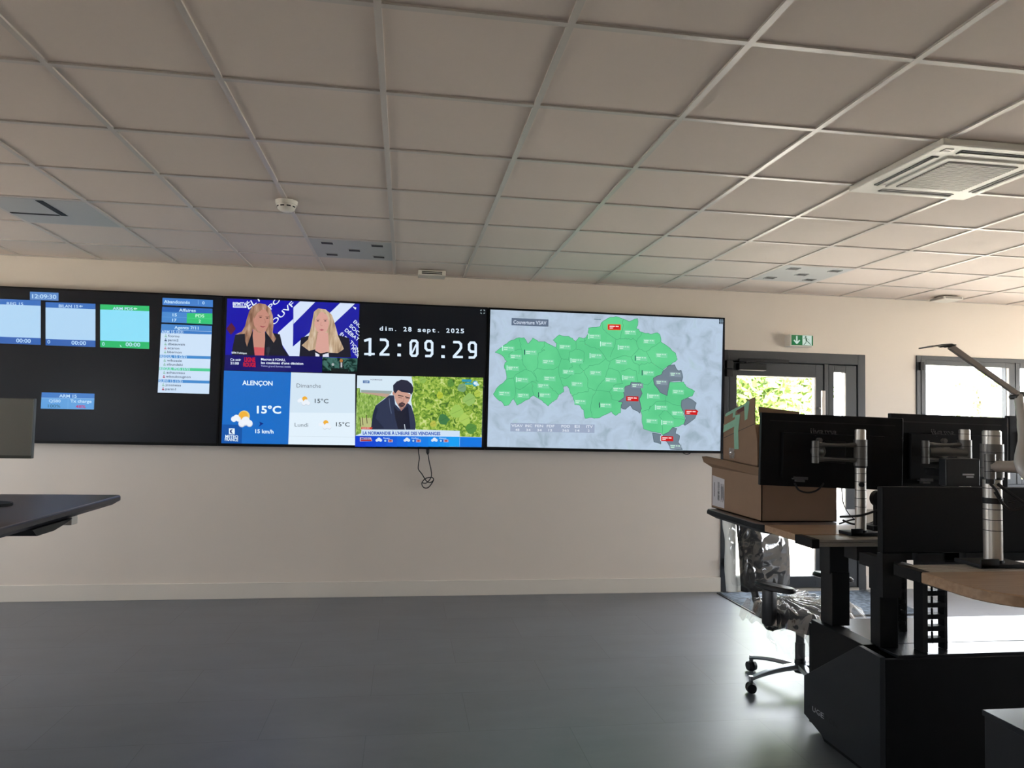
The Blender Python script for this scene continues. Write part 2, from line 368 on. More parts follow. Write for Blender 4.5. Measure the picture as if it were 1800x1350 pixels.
m = MB(o_); bars(m, [(3.972, 4.03, .025, 2.112), (4.145, 4.262, .025, 2.112), (4.03, 4.145, 2.045, 2.112), (4.03, 4.145, .025, .13)], YF+.008, YF+.075)
sl = m.build('side_light', 'frame', d1)
m = MB(o_); m.box((4.03, YF+.035, .132), (4.145, YF+.041, 2.043)); m.build('pane', 'pane', sl)
m = MB(o_); m.box((4.135, YF+.004, .135), (4.147, YF+.03, 2.04)); m.build('glazing_bead', 'alu', sl)

def window(name, place_off, rects_pane, frame_rects, axis='y', y=YF, sill=None):
    w = bpy.data.objects.new(name, None); COL.objects.link(w); struct(w)
    w.location = place_off
    def bx(mm, r, a, b, bev=.004):
        if axis == 'y': mm.box((r[0], a, r[2]), (r[1], b, r[3]), bev=bev)
        else: mm.box((a, r[0], r[2]), (b, r[1], r[3]), bev=bev)
    s = 1 if axis == 'y' or y > 0 else -1
    m = MB(place_off)
    for r in frame_rects: bx(m, r, min(y, y+s*.08), max(y, y+s*.08))
    m.build('window_frame', 'frame', w)
    for r in rects_pane:
        m = MB(place_off)
        x0, x1, z0, z1 = r; e = .05
        for q in ((x0, x0+e, z0, z1), (x1-e, x1, z0, z1), (x0+e, x1-e, z0, z0+e), (x0+e, x1-e, z1-e, z1)): bx(m, q, min(y-s*.006, y+s*.05), max(y-s*.006, y+s*.05), .003)
        sa = m.build('sash', 'frame', w)
        m = MB(place_off); bx(m, (x0+e, x1-e, z0+e, z1-e), min(y+s*.022, y+s*.028), max(y+s*.022, y+s*.028), 0); m.build('pane', 'pane', sa)
    return w
w1 = window('window_1', (6.4, WALL_Y, .95), [(4.935, 5.905, 1.0, 2.195), (5.965, 6.95, 1.0, 2.195), (6.99, 7.96, 1.0, 2.195)],
       [(4.89, 4.94, .95, 2.235), (7.95, 8.0, .95, 2.235), (4.94, 7.95, 2.19, 2.235), (4.94, 7.95, .95, 1.0), (5.90, 5.97, 1.0, 2.19), (6.945, 6.995, 1.0, 2.19)])
m = MB((6.4, WALL_Y, .95)); m.box((5.86, YF-.012, 1.05), (5.885, YF+.02, 2.14), bev=.002); m.build('glazing_bead', 'whitemetal', w1)
m = MB((6.4, WALL_Y, .95)); m.box((4.91, YF-.03, 2.09), (4.95, YF+.01, 2.17), bev=.003); m.build('hinge', 'blackmetal', w1)
window('window_2', (ROOM_R, 3.3, .95), [(1.04+1.14*i, 2.18+1.14*i, 1.0, 2.19) for i in range(4)],
       [(1.0, 5.6, .95, 1.0), (1.0, 5.6, 2.19, 2.235)]+[(1.0+1.14*i, 1.05+1.14*i, 1.0, 2.19) for i in range(5)], axis='x', y=ROOM_R-.012)
window('window_3', (ROOM_L, 4.2, .95), [(3.24, 4.19, 1.0, 2.19), (4.21, 5.16, 1.0, 2.19)],
       [(3.2, 5.2, .95, 1.0), (3.2, 5.2, 2.19, 2.235), (3.2, 3.25, 1.0, 2.19), (4.175, 4.225, 1.0, 2.19), (5.15, 5.2, 1.0, 2.19)], axis='x', y=ROOM_L+.012)
window('window_4', (ROOM_L, -1.7, .95), [(-2.26, -1.14, 1.0, 2.19)],
       [(-2.3, -1.1, .95, 1.0), (-2.3, -1.1, 2.19, 2.235), (-2.3, -2.25, 1.0, 2.19), (-1.15, -1.1, 1.0, 2.19)], axis='x', y=ROOM_L+.012)

# outside ground
m = MB(); m.box((-40, -40, -.5), (60, 60, -.14)); g = m.build('ground', 'ground'); struct(g)

# ------------------------------------------------------------------ ceiling fittings
def swirl(x0, y0, label, slots, name='air_diffuser'):
    t = thing(name, label, 'air vent', (x0+.3, y0-.3, CEIL), 0, None); o = t.location
    m = MB(o); m.box((x0+.012, y0-.588, CEIL-.003), (x0+.588, y0-.012, CEIL+.004), bev=.001); m.build('face_plate', 'greymetal', t)
    for (cx, cy, w, h) in slots:
        m = MB(o); a, b, z = w/2, h/2, CEIL-.0045
        m.box((cx-a, cy-b, z), (cx+a, cy+b, z+.003)); m.build('slot', 'black', t)
        m = MB(o)
        for r in ((cx-a-.004, cx-a, cy-b, cy+b), (cx+a, cx+a+.004, cy-b, cy+b), (cx-a, cx+a, cy-b-.004, cy-b)): m.box((r[0], r[2], z-.003), (r[1], r[3], z+.003))
        m.build('slot_rim', 'greymetal', t)
def five(x, y): return [(x+.13, y-.12, .083, .072), (x+.485, y-.12, .083, .072), (x+.31, y-.30, .083, .072), (x+.13, y-.49, .083, .072), (x+.485, y-.49, .083, .072)]
swirl(X0-.6, Y1, 'grey ceiling panel with five short black slots above the left half of the screens', five(X0-.6, Y1))
swirl(X0+3.0, Y1, 'ceiling panel with five short black slots above the green exit sign', five(X0+3.0, Y1))
t = thing('air_diffuser', 'smooth grey ceiling panel with two long black slots meeting in a corner', 'air vent', (X0-2.1, Y1-.9, CEIL)); o = t.location
xa, ya = X0-2.4, Y1-.6
m = MB(o); m.box((xa+.012, ya-.588, CEIL-.003), (xa+.588, ya-.012, CEIL+.004), bev=.001); m.build('face_plate', 'greymetal', t)
m = MB(o); m.box((-2.205, 4.60, CEIL-.0055), (-2.165, 4.93, CEIL)); m.build('slot', 'black', t)
m = MB(o); m.box((-2.50, 4.915, CEIL-.0055), (-2.215, 4.94, CEIL)); m.build('slot', 'black', t)

# cassette air conditioner
cx0, cx1, cy0, cy1 = 2.25, 2.915, 2.735, 3.40
t = thing('air_conditioner', 'white square ceiling cassette air conditioner with grey intake grille and four outlets', 'air conditioner', ((cx0+cx1)/2, (cy0+cy1)/2, CEIL)); o = t.location
m = MB(o); m.box((cx0, cy0, CEIL-.028), (cx1, cy1, CEIL+.004), bev=.006); m.box((cx0+.12, cy0+.12, CEIL-.036), (cx1-.12, cy1-.12, CEIL-.02), bev=.004); m.build('casing', 'white', t)
m = MB(o); m.box((cx0+.155, cy0+.155, CEIL-.040), (cx1-.155, cy1-.155, CEIL-.034), bev=.001); gr = m.build('intake_grille', 'grille', t)
m = MB(o)
for k in range(22):
    y = cy0+.165+k*.0155; m.box((cx0+.158, y, CEIL-.0425), (cx1-.158, y+.006, CEIL-.039))
m.build('grille_slats', 'white', gr)
def outlet(x0, x1, y0, y1, opened):
    m = MB(o); m.box((x0, y0, CEIL-.0305), (x1, y1, CEIL-.02)); ol = m.build('air_outlet', 'black' if opened else 'grille', t)
    m = MB(o)
    if x1-x0 > y1-y0: m.box((x0+.004, (y0+y1)/2-.002, CEIL-.034), (x1-.004, y1-.004, CEIL-.031))
    else: m.box(((x0+x1)/2, y0+.004, CEIL-.034), (x1-.004, y1-.004, CEIL-.031))
    m.build('louver', 'white' if opened else 'grille', ol)
outlet(cx0+.05, cx0+.085, cy0+.13, cy1-.13, True); outlet(cx1-.085, cx1-.045, cy0+.13, cy1-.13, False)
outlet(cx0+.13, cx1-.13, cy0+.045, cy0+.085, True); outlet(cx0+.13, cx1-.13, cy1-.085, cy1-.045, False)
m = MB(o); m.box((cx0+.045, cy0+.04, CEIL-.031), (cx0+.085, cy0+.055, CEIL-.027)); m.box((cx0+.045, cy0+.062, CEIL-.031), (cx0+.085, cy0+.077, CEIL-.027)); m.build('receiver', 'whitemetal', t)

# smoke detector
t = thing('smoke_detector', 'round cream smoke detector under a ceiling grid bar', 'smoke detector', (-.715, 4.30, CEIL-.002))
m = MB(); m.cyl((0, 0, 0), (0, 0, -.022), .064, .060, 40); m.build('base', 'white', t, True)
m = MB(); m.loft([[Vector((r*math.cos(2*PI*k/36), r*math.sin(2*PI*k/36), z)) for k in range(36)] for r, z in ((.055, -.02), (.055, -.026), (.050, -.045), (.036, -.058), (.02, -.063))])
hd = m.build('sensor_head', 'white', t, True)
m = MB()
for k in range(9):
    a = 2*PI*k/9; a2 = a+.45
    m.loft([[Vector((r*math.cos(a+(a2-a)*q/5), r*math.sin(a+(a2-a)*q/5), z)) for q in range(6)] for r, z in ((.0545, -.033), (.0528, -.040))], close=False, cap=False)
m.build('sensor_slots', 'black', hd)
# ceiling boxes near the wall
def ceil_box(x, y, label):
    t = thing('motion_sensor', label, 'sensor', (x, y, CEIL-.002))
    m = MB(); m.box((-.115, -.08, -.045), (.115, .08, 0), bev=.006); m.build('housing', 'white', t)
    m = MB(); m.box((-.085, -.082, -.034), (.085, -.079, -.012)); m.build('front_slot', 'black', t)
    m = MB(); m.box((-.085, -.0835, -.025), (.085, -.0805, -.021)); m.build('slot_bar', 'white', t)
    return t
ceil_box(.195, 6.13, 'small white ceiling box with dark slotted front at the wall above the clock')
t = thing('ceiling_speaker', 'white square ceiling unit with grey louvred sides above the window', 'ceiling unit', (5.03, 6.10, CEIL-.002))
m = MB(); m.box((-.10, -.10, -.035), (.10, .10, -.008), bev=.004); m.box((-.07, -.07, -.008), (.07, .07, 0)); m.build('housing', 'white', t)
m = MB(); m.box((-.101, -.085, -.028), (-.098, .085, -.012)); m.box((-.085, -.101, -.028), (.085, -.098, -.012)); m.build('louver', 'grille', t)

# exit sign
t = thing('exit_sign', 'green and white exit sign with down arrow and running figure above the door', 'exit sign', (3.64, WALL_Y, 2.325))
m = MB(); m.box((-.115, -.095, -.058), (.122, 0, .056), bev=.008); m.build('casing', 'white', t)
def face(mm, pts, y): mm.add([(x, y, z) for x, z in pts], [tuple(range(len(pts)))])
m = MB(); face(m, [(-.098, -.046), (.118, -.046), (.118, .048), (-.098, .048)], -.0962); m.build('sign_face', emis((22, 110, 62), .9), t, recalc=False)
m = MB(); face(m, [(.012, -.044), (.104, -.044), (.104, .046), (.012, .046)], -.0966); m.build('white_field', emis((205, 225, 215), .9), t, recalc=False)
m = MB()
face(m, [(-.052, .04), (-.038, .04), (-.038, -.012), (-.020, .006), (-.012, -.004), (-.045, -.038), (-.078, -.004), (-.070, .006), (-.052, -.012)], -.0966)
m.build('arrow', emis((215, 232, 224), .9), t, recalc=False)
m = MB(); y = -.097
hc = [(.044+.008*math.cos(2*PI*k/12), .033+.008*math.sin(2*PI*k/12)) for k in range(12)]; face(m, hc, y)
for q in ([(.040, .022), (.056, .024), (.060, -.004), (.046, -.008)], [(.056, .024), (.060, .020), (.080, .006), (.078, .001)], [(.042, .022), (.022, .016), (.020, .020), (.040, .026)],
          [(.050, -.004), (.060, -.004), (.084, -.022), (.080, -.028)], [(.078, -.024), (.084, -.022), (.096, -.040), (.090, -.042)], [(.046, -.008), (.052, -.006), (.046, -.026), (.040, -.026)], [(.040, -.022), (.045, -.026), (.028, -.042), (.022, -.040)]):
    face(m, q, y)
m.build('running_figure', emis((20, 80, 48), .9), t, recalc=False)

# ------------------------------------------------------------------ video wall
SY = 6.235
class Canvas:
    """flat picture content lying on a screen; coordinates are read off the photograph in a crop frame (ox,oy,scale) and put on the screen plane"""
    def __init__(s, ox, oy, sc, off, base=0): s.ox, s.oy, s.sc, s.off, s.base = ox, oy, sc, Vector(off), base; s.mats = []; s.bm = bmesh.new(); s.k = 0
    def P(s, u, v, L): return on_y(s.ox+u/s.sc, s.oy+v/s.sc, SY-.0006-(s.base+L)*.0003) - s.off
    def mi(s, m):
        if m not in s.mats: s.mats.append(m)
        return s.mats.index(m)
    def raw(s, vs, fs, m):
        b = [s.bm.verts.new(v) for v in vs]; i = s.mi(m)
        for f in fs:
            try: fc = s.bm.faces.new([b[j] for j in f]); fc.material_index = i
            except ValueError: pass
    def poly(s, pts, c, L=1):
        m = c if not isinstance(c, tuple) else emis(c)
        vs = [s.P(u, v, L) for u, v in pts]
        fs = tessellate_polygon([[Vector((u, v, 0)) for u, v in pts]]); s.raw(vs, [tuple(f) for f in fs], m)
    def rect(s, x0, y0, x1, y1, c, L=1, sk=None):
        s.poly([(x0, y0), (x1, y0+(sk or 0)), (x1, y1+(sk or 0)), (x0, y1)], c, L)
    def circ(s, cx, cy, r, c, L=1, ry=None): s.poly([(cx+r*math.cos(2*PI*k/24), cy+(ry or r)*math.sin(2*PI*k/24)) for k in range(24)], c, L)
    def line(s, pts, w, c, L=1):
        for (a, b), (p, q) in zip(pts, pts[1:]):
            d = math.hypot(p-a, q-b) or 1; nx, ny = -(q-b)/d*w/2, (p-a)/d*w/2; ex, ey = (p-a)/d*w*.3, (q-b)/d*w*.3
            s.poly([(a+nx-ex, b+ny-ey), (p+nx+ex, q+ny+ey), (p-nx+ex, q-ny+ey), (a-nx-ex, b-ny-ey)], c, L)
    def text(s, body, bl, br, h, c, L=3, bold=.012, up=None):
        """baseline from bl to br, capital height h along 'up' (default straight up)"""
        vs, fs = text_polys(body, bold)
        if not vs: return
        x0 = min(v[0] for v in vs); x1 = max(v[0] for v in vs); cap = .73; dx, dy = br[0]-bl[0], br[1]-bl[1]
        if up is None: up = (0, -1)
        m = c if not isinstance(c, tuple) else emis(c)
        s.raw([s.P(bl[0]+(x-x0)/(x1-x0)*dx+y/cap*h*up[0], bl[1]+(x-x0)/(x1-x0)*dy+y/cap*h*up[1], L) for x, y in vs], fs, m)
    def mono(s, body, bl, br, h, c, L=3, bold=.02, fill=.78):
        n = len(body)
        for i, ch in enumerate(body):
            if ch == ' ': continue
            w = fill if ch not in '.:il1m' else {'.': .2, ':': .22, 'i': .3, 'l': .3, '1': .55, 'm': .86}[ch]
            t0 = (i+.5-w/2)/n; t1 = (i+.5+w/2)/n
            s.text(ch, (bl[0]+(br[0]-bl[0])*t0, bl[1]+(br[1]-bl[1])*t0), (bl[0]+(br[0]-bl[0])*t1, bl[1]+(br[1]-bl[1])*t1), h, c, L, bold)
    def build(s, name, parent):
        me = bpy.data.meshes.new(name); s.bm.to_mesh(me); s.bm.free()
        for m in s.mats: me.materials.append(m)
        o = bpy.data.objects.new(name, me); COL.objects.link(o); o.parent = parent; return o
def tv(x0, x1, label, live):
    t = thing('wall_screen', label, 'screen', ((x0+x1)/2, SY+.03, 1.262), 0, 'large screens of the video wall'); o = t.location
    m = MB(o); m.box((x0, SY+.004, 1.262), (x1, SY+.055, 2.505), bev=.003)
    m.box((x0+.012, SY, 1.262), (x1-.012, SY+.01, 2.505)) if False else None
    m.build('housing', 'blackmetal', t)
    m = MB(o)
    for r in ((x0, x0+.011, 1.262, 2.505), (x1-.011, x1, 1.262, 2.505), (x0+.011, x1-.011, 1.262, 1.285), (x0+.011, x1-.011, 2.492, 2.505)): m.box((r[0], SY-.003, r[2]), (r[1], SY+.006, r[3]))
    m.build('bezel', 'monblack', t)
    m = MB(o); m.box((x0+.011, SY, 1.285), (x1-.011, SY+.006, 2.492)); m.build('display_panel', M['tvglass'], t)
    m = MB(o); m.box(((x0+x1)/2-.3, SY+.055, 1.6), ((x0+x1)/2+.3, WALL_Y, 2.1)); m.build('wall_bracket', 'blackmetal', t)
    return t
W = (235, 248, 255)
# --- left screen: call-centre dashboard
t1 = tv(-3.70, -1.512, 'left wall screen showing blue and green call queue boxes on black', True); o1 = t1.location
def queue_box(c, x0, y0, x1, y1, hh, fh, colH, colH2, body, title, tx, clock, cx, zero=None):
    # title bar, body, footer
    sk = (x1-x0)*.035
    c.rect(x0, y0, x1, y0+hh, colH, 1, sk); c.rect(x0, y0+hh, x1, y1-fh, body, 1, sk); c.rect(x0, y1-fh, x1, y1, colH2, 1, sk)
    c.text(title, (tx[0], tx[2]), (tx[1], tx[2]+4), 22, (190, 220, 250), 3, .02)
    c.text(clock, (cx[0], cx[2]), (cx[1], cx[2]+4), 30, (190, 225, 255), 3, .015)
    if zero: c.text('0', (zero[0], zero[1]), (zero[0]+20, zero[1]), 26, (190, 225, 255), 3, .01)
BL, BLD, PB, PC = (58, 112, 190), (48, 98, 178), (176, 213, 243), (140, 222, 248)
c = Canvas(0, 480, 4.22, o1)
queue_box(c, -60, 190, 302, 520, 40, 50, BL, BLD, PB, 'REG 15', (50, 172, 236), '00:00', (120, 228, 514)); c.build('queue_box', t1)
c = Canvas(0, 480, 4.22, o1); queue_box(c, 338, 215, 708, 536, 40, 48, BL, BLD, PB, 'BILAN 15', (436, 580, 254), '00:00', (530, 638, 530), (352, 522))
c.poly([(585, 246), (600, 236), (600, 243), (614, 243), (614, 249), (600, 249), (600, 256)], (190, 220, 250), 3); c.build('queue_box', t1)
c = Canvas(0, 480, 4.22, o1); queue_box(c, 743, 232, 1107, 550, 38, 50, (48, 190, 110), (40, 184, 108), PC, 'ARM PDS', (836, 985, 272), '00:00', (932, 1040, 542), (757, 538))
c.poly([(990, 264), (1004, 254), (1004, 261), (1018, 261), (1018, 268), (1004, 268), (1004, 276)], (200, 240, 220), 3)
c.poly([(888, 528), (904, 548), (894, 548)], (200, 240, 240), 3); c.build('queue_box', t1)
c = Canvas(0, 480, 4.22, o1); c.rect(222, 138, 434, 198, (84, 132, 196), 1, 8); c.text('12:09:30', (238, 186), (418, 192), 32, (190, 222, 250), 3, .02); c.build('clock_box', t1)
c = Canvas(260, 510, 7.107, o1)
c.rect(182, 95, 812, 185, (66, 126, 202), 1, 28); c.text('Abandonnés', (200, 162), (524, 172), 42, (200, 232, 255), 3, .015); c.rect(626, 120, 630, 180, (150, 200, 250), 2); c.text('0', (680, 176), (708, 178), 38, (200, 232, 255), 3, .02)
c.build('counter_box', t1)
c = Canvas(260, 510, 7.107, o1)
c.poly([(178, 208), (806, 232), (806, 428), (170, 402)], (72, 136, 206), 1); c.poly([(178, 208), (806, 232), (806, 290), (176, 270)], (40, 100, 184), 2); c.poly([(488, 285), (806, 292), (804, 426), (484, 414)], (50, 196, 118), 2)
c.text('Affaires', (388, 268), (598, 274), 40, (205, 235, 255), 3); c.text('15', (308, 326), (362, 328), 38, (205, 235, 255), 3, .02); c.text('17', (304, 392), (358, 394), 38, (205, 235, 255), 3, .02)
c.text('PDS', (594, 340), (704, 342), 40, (205, 250, 225), 3, .015); c.text('2', (634, 404), (660, 404), 36, (205, 250, 225), 3, .02)
c.line([(176, 334), (484, 344)], 3, (120, 180, 235), 3); c.line([(490, 348), (806, 358)], 3, (110, 225, 165), 3); c.build('counter_box', t1)
c = Canvas(260, 510, 7.107, o1)
c.poly([(168, 422), (800, 446), (764, 1296), (122, 1280)], (205, 226, 248), 1); c.poly([(168, 422), (800, 446), (798, 515), (165, 498)], (72, 136, 206), 2)
c.text('Agents 7/11', (330, 484), (632, 492), 38, (205, 235, 255), 3, .015)
def hdr(y, x, s, w, col): c.poly([(x, y), (x+637, y+18), (x+635, y+54), (x-2, y+36)], col, 2); c.text(s, (x+6, y+36), (x+6+w, y+40), 34, (195, 225, 252), 3, .02)
hdr(500, 163, 'ARM 15 (3/3)', 272, (62, 124, 198)); hdr(808, 148, 'REGUL 15 (2/2)', 330, (66, 138, 206)); hdr(962, 142, 'REGUL PDS (1/2)', 376, (80, 205, 150)); hdr(1114, 134, 'SUIVI 15 (1/2)', 292, (66, 138, 206))
for (nm, x, y, w, ic) in (('fcornu', 252, 584, 140, (140, 190, 170)), ('parm2', 250, 635, 132, (60, 80, 110)), ('dbeauvais', 248, 686, 216, (140, 190, 170)), ('ecaron', 246, 736, 146, (200, 130, 150)), ('bbernon', 244, 786, 178, (140, 190, 170)),
    ('wikossie', 238, 890, 186, (140, 190, 170)), ('sibundeki', 236, 940, 196, (140, 190, 170)), ('achauveau', 232, 1042, 228, (140, 190, 170)), ('mkoukougnon', 228, 1092, 306, (170, 50, 80)), ('jcosneau', 220, 1196, 192, (140, 190, 170)), ('parm1', 218, 1246, 132, (170, 50, 80))):
    c.text(nm, (x, y), (x+w, y+6), 30, (50, 68, 92), 3, .012); c.circ(x-28, y-24, 7, ic, 3); c.poly([(x-44, y+2), (x-12, y+4), (x-16, y-12), (x-40, y-14)], ic, 3)
c.build('agent_list', t1)
c = Canvas(0, 680, 4.823, o1)
c.poly([(354, 46), (802, 58), (796, 192), (345, 184)], (92, 158, 220), 1); c.poly([(354, 46), (802, 58), (800, 100), (352, 92)], (62, 122, 196), 2); c.line([(352, 93), (800, 101)], 3, (160, 205, 245), 3); c.line([(578, 98), (574, 188)], 3, (120, 180, 230), 3)
c.text('ARM 15', (502, 88), (650, 92), 26, (195, 228, 255), 3, .02); c.text('QS80', (414, 130), (514, 133), 26, (190, 222, 250), 3, .015); c.text('Tx charge', (596, 132), (776, 136), 26, (205, 235, 255), 3, .015)
c.text('100%', (406, 174), (512, 176), 26, (50, 100, 120), 3, .01); c.text('48%', (642, 178), (726, 181), 26, (190, 50, 120), 3, .02); c.build('counter_box', t1)

# --- middle screen
t2 = tv(-1.508, .694, 'middle wall screen with news, a digital clock, weather and a vineyard report', True); o2 = t2.location
c = Canvas(380, 510, 6.923, o2)
BG = (16, 14, 168); WH = (214, 228, 250)
c.poly([(135, 102), (940, 132), (925, 805), (110, 790)], BG, 1); c.poly([(940, 132), (1745, 165), (1720, 832), (928, 805)], (24, 26, 160), 1)
c.poly([(185, 395), (240, 470), (180, 545), (122, 470)], (86, 26, 52), 2)
c.poly([(938, 350), (932, 804), (890, 803), (800, 660), (750, 520)], WH, 2)
c.poly([(1020, 136), (1205, 145), (940, 412), (940, 210)], WH, 2); c.poly([(1508, 156), (1690, 164), (1440, 400), (1180, 600), (1010, 806), (928, 804), (930, 690), (1130, 520), (1380, 280)], WH, 2)
c.text('ÉLY', (395, 235), (560, 110), 80, W, 3, .01, up=(-.45, -.85)); c.text('PO', (665, 240), (790, 120), 75, W, 3, .01, up=(-.55, -.6)); c.text('OUVF', (700, 430), (960, 170), 75, W, 3, .01, up=(-.6, -.55))
for s_, a, b in (('ENC', (1665, 392), (1742, 460)), ('SOCI', (1615, 440), (1738, 560)), ('DÉBAT', (1560, 495), (1722, 625)), ('ÉLEC', (1500, 545), (1600, 640)), ('TION', (1620, 640), (1722, 760)), ('POUR', (1640, 720), (1722, 826))): c.text(s_, a, b, 48, W, 3, .01, up=(.6, -.7))
c.text('BFMTV', (202, 182), (368, 186), 38, W, 8, .03); c.rect(203, 188, 368, 212, W, 8, 4); c.rect(215, 196, 350, 203, (60, 60, 150), 9, 4)
# presenter on the left half
SKA, SKB = (196, 140, 124), (216, 164, 152)
def hairM(n, a, b, d): return emis_noise(n, [(.3, a), (.5, b), (.7, d)], 30, 4, .5, stretch=(1, 1, .22))
HA = hairM('screen_hair_brown', (110, 78, 62), (160, 122, 100), (198, 164, 140)); HB = hairM('screen_hair_blonde', (150, 124, 100), (196, 170, 140), (226, 208, 186))
c.poly([(232, 545), (350, 528), (440, 500), (690, 520), (775, 538), (812, 700), (890, 803), (190, 795), (200, 690)], (20, 24, 38), 4)
c.poly([(450, 470), (592, 500), (596, 600), (588, 700), (458, 700), (444, 560)], SKA, 5); c.poly([(458, 692), (588, 700), (584, 800), (470, 795)], (206, 92, 98), 6)
c.poly([(400, 260), (440, 195), (520, 158), (600, 172), (660, 225), (690, 310), (697, 430), (688, 515), (730, 590), (700, 640), (650, 570), (602, 505), (520, 520), (450, 470), (420, 560), (392, 640), (376, 690), (352, 620), (350, 530), (232, 542), (310, 505), (350, 440), (372, 350)], HA, 5)
c.poly([(482, 255), (540, 222), (600, 235), (640, 300), (648, 370), (632, 440), (600, 500), (560, 520), (500, 485), (462, 430), (447, 350)], SKA, 6)
c.poly([(470, 240), (540, 200), (600, 232), (560, 235), (500, 280), (455, 360)], HA, 7)
for x, y in ((540, 332), (622, 340)): c.circ(x, y, 15, (92, 60, 56), 7, 7); c.line([(x-22, y-16), (x+20, y-18)], 5, (120, 82, 70), 7)
c.poly([(530, 432), (570, 438), (604, 440), (575, 456), (545, 450)], (160, 80, 86), 7); c.line([(590, 350), (600, 395), (580, 402)], 6, (170, 116, 104), 7)
c.poly([(612, 700), (640, 684), (656, 700), (652, 755), (625, 765), (606, 750)], (44, 50, 62), 8); c.rect(628, 760, 640, 795, (44, 50, 62), 8)
# guest on the right half
c.poly([(1030, 580), (1180, 540), (1480, 545), (1620, 585), (1640, 820), (1012, 806)], (26, 26, 42), 4)
c.poly([(1190, 262), (1240, 222), (1330, 232), (1408, 300), (1448, 420), (1485, 560), (1556, 716), (1480, 768), (1370, 760), (1300, 740), (1200, 722), (1130, 738), (1040, 672), (1118, 600), (1160, 420)], HB, 5)
c.poly([(1235, 520), (1362, 520), (1368, 640), (1376, 745), (1270, 772), (1205, 735), (1222, 600)], SKB, 6); c.poly([(1205, 758), (1270, 792), (1368, 765), (1372, 814), (1210, 810)], (220, 224, 240), 7)
c.poly([(1218, 292), (1290, 262), (1352, 308), (1374, 400), (1352, 490), (1300, 545), (1262, 538), (1215, 480), (1190, 395)], SKB, 6)
c.poly([(1200, 300), (1240, 240), (1300, 245), (1260, 275), (1222, 330), (1192, 420)], HB, 7)
for x, y in ((1238, 374), (1328, 374)): c.circ(x, y, 15, (78, 60, 66), 7, 7); c.line([(x-22, y-18), (x+22, y-18)], 5, (150, 112, 98), 7)
c.poly([(1252, 484), (1285, 472), (1315, 484), (1285, 496)], (172, 98, 104), 7); c.line([(1276, 390), (1272, 430), (1292, 434)], 6, (190, 134, 124), 7); c.poly([(1256, 780), (1275, 765), (1296, 780), (1296, 812), (1256, 812)], (30, 30, 40), 8)
# banner
c.poly([(110, 788), (1292, 808), (1288, 1002), (98, 972)], (12, 8, 100), 9)
c.text('Ce soir', (172, 858), (302, 862), 30, W, 10, .02); c.text('21:00', (172, 902), (276, 906), 32, W, 10, .02); c.text('LIGNE', (342, 868), (476, 872), 52, (206, 20, 34), 10, .04); c.text('ROUGE', (330, 930), (482, 934), 52, (206, 20, 34), 10, .04)
c.text("Macron à l'ONU,", (545, 854), (842, 864), 30, W, 10, .02); c.text("les coulisses d'une décision", (545, 896), (1060, 908), 30, W, 10, .02); c.text('Votre grand format inédit', (545, 932), (908, 944), 24, (190, 200, 240), 10, .0)
c.text('@PolitiqueBFM' if False else 'BFM Politique', (188, 772), (372, 778), 24, W, 9, .01)
c.poly([(1292, 816), (1720, 830), (1715, 992), (1290, 980)], emis_noise('screen_marble', [(.4, (18, 40, 36)), (.6, (70, 112, 104))], 14, 6, 2), 9)
c.poly([(1500, 860), (1540, 858), (1548, 950), (1500, 950)], (24, 28, 36), 10); c.circ(1522, 858, 20, (176, 120, 66), 11); c.circ(1420, 905, 16, (170, 180, 180), 10); c.rect(1514, 880, 1534, 940, (190, 190, 196), 11); c.rect(1400, 950, 1610, 990, (16, 24, 26), 10, 8)
c.poly([(1660, 200), (1706, 212), (1696, 240)], W, 4)
zt = on_y(800, 542, SY).z
for co, no in (((o2.x, 0, 2.4905), (0, 0, 1)), ((on_y(631.5, 590, SY).x, 0, 0), (1, 0, 0))):
    bmesh.ops.bisect_plane(c.bm, geom=c.bm.verts[:]+c.bm.edges[:]+c.bm.faces[:], plane_co=Vector(co)-o2, plane_no=no, clear_outer=True)
c.build('news_channel', t2)
# digital clock
c = Canvas(630, 530, 7.826, o2, 0)
WC = (220, 238, 255)
c.mono('dim. 28 sept. 2025', (282, 398), (1462, 436), 62, WC, 2, .018, .72)
c.build('date_text', t2); c = Canvas(630, 530, 7.826, o2, 0)
def digit(cx, cy, ch, w=118, h=232, t=34):
    x0, x1, y0, y1, r = cx-w/2, cx+w/2, cy-h/2, cy+h/2, 34; ym = (y0+y1)/2+8
    if ch == '1': c.line([(x0, y0+34), (cx+8, y0+14)], t, WC, 2); c.line([(cx+12, y0+10), (cx+10, y1)], t+4, WC, 3); c.line([(x0, y1-14), (x1+8, y1-14)], t-4, WC, 3)
    elif ch == '2': c.line([(x0+8, y0+14), (x1-42, y0+16), (x1-14, y0+44), (x1-12, y0+92), (x1-34, y0+128), (x0+10, y1-22)], t, WC, 2); c.line([(x0+2, y1-14), (x1+4, y1-13)], t-4, WC, 3)
    elif ch == '0':
        c.line([(x0+34, y0+14), (x1-34, y0+14), (x1-14, y0+40), (x1-14, y1-40), (x1-34, y1-12), (x0+34, y1-12), (x0+14, y1-40), (x0+14, y0+40), (x0+34, y0+14)], t, WC, 2); c.line([(x0+34, y1-52), (x1-32, y0+72)], 22, WC, 3)
    elif ch == '9':
        c.line([(x1-14, ym+14), (x0+38, ym+14), (x0+14, ym-16), (x0+14, y0+40), (x0+36, y0+14), (x1-36, y0+14), (x1-14, y0+40), (x1-14, y1-44), (x1-38, y1-14), (x0+18, y1-14)], t, WC, 2)
for ch, x, y in (('1', 148, 620), ('2', 356, 627), ('0', 765, 642), ('9', 970, 648), ('2', 1365, 660), ('9', 1568, 668)): digit(x, y, ch)
